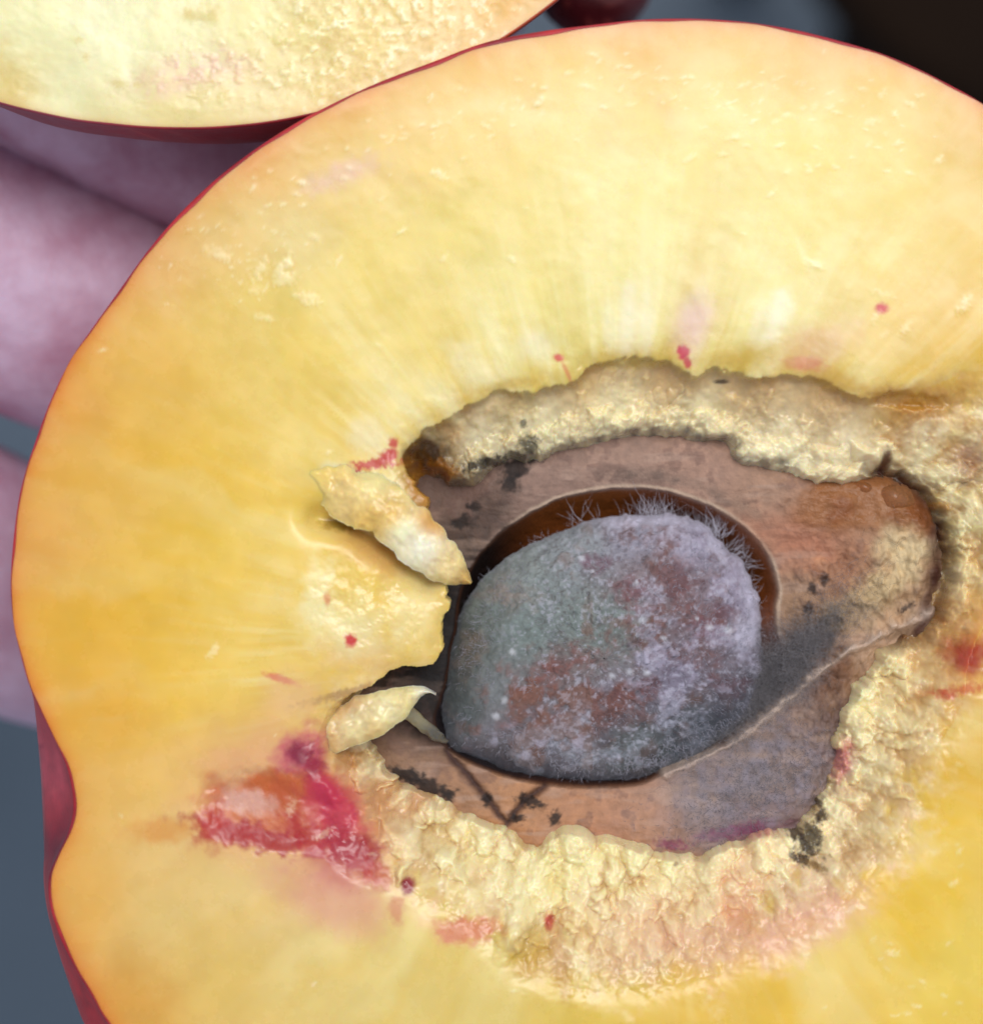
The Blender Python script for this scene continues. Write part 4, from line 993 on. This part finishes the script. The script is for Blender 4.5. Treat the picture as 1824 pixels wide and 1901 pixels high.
def build_fuzz():
    rnd = np.random.default_rng(21)
    M1 = fuzz_material('white_mould', (196, 194, 208), 0.45)
    n = 9000
    th = rnd.uniform(0, 2*math.pi, n); ph = np.arccos(1-rnd.random(n)*1.02)
    R = np.interp(th, np.append(seed_th, 2*math.pi), np.append(seed_R, seed_R[0]))
    x, y, z = seed_point(th, ph, R)
    k = (D-z)/D; xi = CX+(x-CX)/k; yi = CY+(y-CY)/k
    dens = sstep(-0.25, 0.5, fbm(xi*0.02, yi*0.02, 81, 4)+0.25*sstep(1000, 1300, xi))
    keep = rnd.random(n) < dens*np.where(np.sin(ph) > 0.9, 0.12, 1.0)
    x, y, z, xi, yi = [a[keep] for a in (x, y, z, xi, yi)]
    nrm = np.stack([(x-CK[0])/300**2, (y-CK[1])/240**2, (z-ZSD)/128**2], -1); nrm /= np.linalg.norm(nrm, axis=1)[:, None]
    L = rnd.uniform(7, 20, len(x))
    strands('mould_fuzz', np.stack([x, y, z], -1), nrm+rnd.normal(0, 0.35, nrm.shape), L, np.full(len(x), 0.6), M1, kernel, rnd, 0.9)
    # long white whiskers on the upper and right side, in tufts
    roots = []; dirs = []; lens = []
    tufts = [(1070,970,-2.1,56,8),(1095,966,-1.9,50,8),(1150,960,-1.8,34,6),(1185,958,-1.7,36,12),(1214,956,-1.57,84,60),(1222,958,-1.45,50,20),(1262,966,-1.35,62,18),(1300,980,-1.2,40,10),(1318,990,-1.35,84,60),(1328,996,-1.1,50,20),
             (1352,1018,-0.8,70,22),(1372,1040,-0.5,70,20),(1395,1072,-0.4,30,12),(1408,1122,-0.1,24,14),(1410,1172,0.1,34,24),(1000,1000,-2.1,18,8)]
    for cx, cy, a, L, m in tufts:
        p = dep([(cx, cy)], ZSD+10)[0]
        for q in range(int(m*1.1)):
            roots.append((p[0]+rnd.normal(0, 15), p[1]+rnd.normal(0, 8)+6, ZSD+8+rnd.normal(0, 14)))
            b = a+rnd.normal(0, 0.42); dirs.append((math.cos(b), math.sin(b), rnd.normal(0.2, 0.2))); lens.append(L*(0.3+1.1*rnd.random()**1.7))
    strands('mould_whiskers', np.array(roots), np.array(dirs), np.array(lens), np.full(len(roots), 0.55), fuzz_material('white_whiskers', (238, 234, 246), 0.5), kernel, rnd, 0.85, 9)
    # grey cobweb of mould on the lower right, over seed and shell
    m = 6500
    u = rnd.normal(0, 1, (m, 2))
    sc_ = 0.45+0.75*rnd.random(m); u = u*sc_[:, None]
    px = 1436+u[:, 0]*62+u[:, 1]*-40; py = 1250+u[:, 0]*-40+u[:, 1]*74
    p = dep(np.stack([px, py], -1), -215)
    z, dc, ds, *_ = stone_fields(p[:, 0], p[:, 1])
    zz = np.maximum(z, -196)+rnd.uniform(0, 26, m)
    strands('mould_web', np.stack([p[:, 0], p[:, 1], zz], -1), rnd.normal(0, 1, (m, 3))*np.array([1, 1, 0.4])+np.array([0, 0, 0.15]), rnd.uniform(20, 66, m), np.full(m, 0.5),
            fuzz_material('grey_mould', (164, 158, 160), 0.23), kernel, rnd, 1.6, 8)
    # grey lawn on the flat of the shell
    m = 1700
    px = rnd.normal(1400, 78, m); py = 1470-0.45*(px-1400)+rnd.normal(0, 42, m)
    p = dep(np.stack([px, py], -1), ZST)
    z, dc, ds, *_ = stone_fields(p[:, 0], p[:, 1])
    ok = (dc < -6) & (ds > 6)
    q = np.stack([p[ok, 0], p[ok, 1], z[ok]], -1)
    strands('mould_lawn', q, rnd.normal(0, 0.6, q.shape)+np.array([0, 0, 1]), rnd.uniform(7, 18, len(q)), np.full(len(q), 0.8), fuzz_material('shell_mould', (176, 168, 172), 0.35), shell, rnd, 0.8)
build_fuzz()

# ----------------------------------------------------------------- the second half behind, upper left
half2 = thing('peach_slice', (330, -500, -470), 'pale cream thick slice of yellow peach lying against the larger half, upper left', 'peach slice', 'cut peach pieces')
def build_half2():
    cc = np.array([330., -500.])
    z0 = -30.0
    NTH = 1200
    th = np.arange(NTH)*2*math.pi/NTH
    def rad(rx, ry): return rx*ry/np.sqrt((ry*np.cos(th))**2+(rx*np.sin(th))**2)
    R = rad(952, 734)*(1+0.004*fbm(th*3, th*0, 91, 3))
    NR = 220
    ts = np.linspace(0, 1, NR)**0.6
    r = (R-4)[:, None]*ts[None]
    x = (cc[0]+r*np.cos(th)[:, None]).ravel(); y = (cc[1]+r*np.sin(th)[:, None]).ravel()
    n1 = fbm(x*0.02, y*0.02, 92, 5); n2 = fbm(x*0.07, y*0.07, 93, 4); n3 = fbm(x*0.006, y*0.006, 94, 3)
    edge = np.clip((np.repeat(R, NR)-4-r.ravel())/30, 0, 1)
    grain = sstep(420, 640, x)
    z = z0+(4*n3+1.5*n1+grain*0.8*n2)*edge
    ctrl = [(60,40,(244,240,192)),(200,60,(246,244,204)),(120,160,(238,234,190)),(330,200,(234,216,150)),(340,60,(244,238,190)),(470,60,(242,232,172)),(560,90,(240,222,152)),(470,160,(238,216,156)),(640,140,(236,208,130)),
            (700,60,(242,218,146)),(800,40,(242,208,136)),(900,30,(240,196,112)),(960,10,(238,186,100)),(200,200,(230,218,160)),(20,160,(222,196,110)),(300,-300,(240,226,160)),(700,-300,(240,210,140)),(-300,-200,(238,210,130))]
    t = idw(x+20*n1, y+20*n2, ctrl, 3.4, 50)
    t = t*(1+0.04*n1+0.05*n2*(0.3+grain))[:, None]
    def put(col, m): nonlocal t; t = mix(t, lin(col), np.clip(m, 0, 1))
    put((238,196,176), 0.75*blob(x, y, 360, 125, 110, 34, -14, 0.8, 0.6, 1)*np.clip(0.7+n2, 0, 1))
    put((250,240,204), 0.7*grain*sstep(0.1, 0.5, n2)); put((222,186,100), 0.5*grain*sstep(0.1, 0.5, -n2))
    for cx, cy, rx, ry in ((370,20,30,14),(395,18,12,14),(345,22,10,8),(140,68,8,6),(155,98,7,7),(215,150,12,6),(250,152,10,5),(480,60,12,8),(560,30,26,12),(520,70,20,10),(465,90,9,6)):
        put((222,198,110), 0.5*blob(x, y, cx, cy, rx, ry, 10, 0.8, 0.8, cx % 7))
    t = (t*0.9+(t@np.array([0.3, 0.6, 0.1]))[:, None]*np.array([1.0, 0.98, 0.85])*0.1)*np.array([0.97, 0.945, 0.85])
    put((214,150,70), 0.6*np.exp(-(edge*30)/6.0))
    z = z+1.2*blob(x, y, 560, 80, 260, 70, -15, 0.5, 0.4, 4)*sstep(0.1, 0.5, n2)
    obj('flesh', mesh_from('flesh', np.stack([x, y, z], -1), grid_faces(NTH, NR, True, False), t), M_FLESH, half2)
    win = sstep(0.95, 1.25, th)*(1-sstep(1.9, 2.3, th))
    RB = R*(0.965+0.072*win)+12*np.exp(-((th-1.34)/0.26)**2)
    co, f = skin_rings(th[::2], R[::2], RB[::2], cc, 330.0, inset=4.0, expo=0.35)
    co[:, 2] += z0
    tt = skin_tint(co, 5, (132,26,34), (150,36,42))
    tt = mix(tt, lin((196,92,48)), 0.7*sstep(740, 960, co[:, 0])*(co[:, 2] > -220))
    tt = mix(tt, lin((120,60,76)), 0.5*sstep(330, 100, co[:, 0])*(co[:, 1] > 0))
    obj('skin', mesh_from('skin', co, f, tt), M_SKIN, half2)
build_half2()

# ----------------------------------------------------------------- the tip of a dark red wedge behind, top edge
wedge = thing('peach_slice', (1200, -500, -1000), 'dark red skin tip of a peach slice peeking out at the top edge', 'peach slice', 'cut peach pieces')
def build_wedge():
    zc = -620
    p = [tuple(dep([q], zc)[0])+(z,) for q, z in (((1096, 60), zc), ((1098, 24), zc-20), ((1106, -80), zc-60), ((1130, -300), zc-110), ((1170, -520), zc-120), ((1230, -740), zc-80), ((1290, -900), zc))]
    P, F = tube(p, [16, 92, 150, 230, 240, 150, 12], [14, 66, 120, 170, 180, 120, 10], nv=40, noise=0.02, seed=4)
    x, y, z = P.T
    t = skin_tint(P, 8, (70,8,16), (84,12,22))
    obj('skin', mesh_from('skin', P, F, t), M_SKIN, wedge)
    # the cut side, turned away from the viewer
    Q, F2 = tube([(a[0]+6, a[1], a[2]-16) for a in p], [12, 70, 140, 220, 230, 140, 10], [10, 62, 116, 168, 178, 118, 8], nv=24, noise=0.02, seed=4)
    t2 = np.repeat(lin((236,200,110))[None], len(Q), 0)
    obj('flesh', mesh_from('flesh', Q, F2, t2), M_FLESH, wedge)
build_wedge()
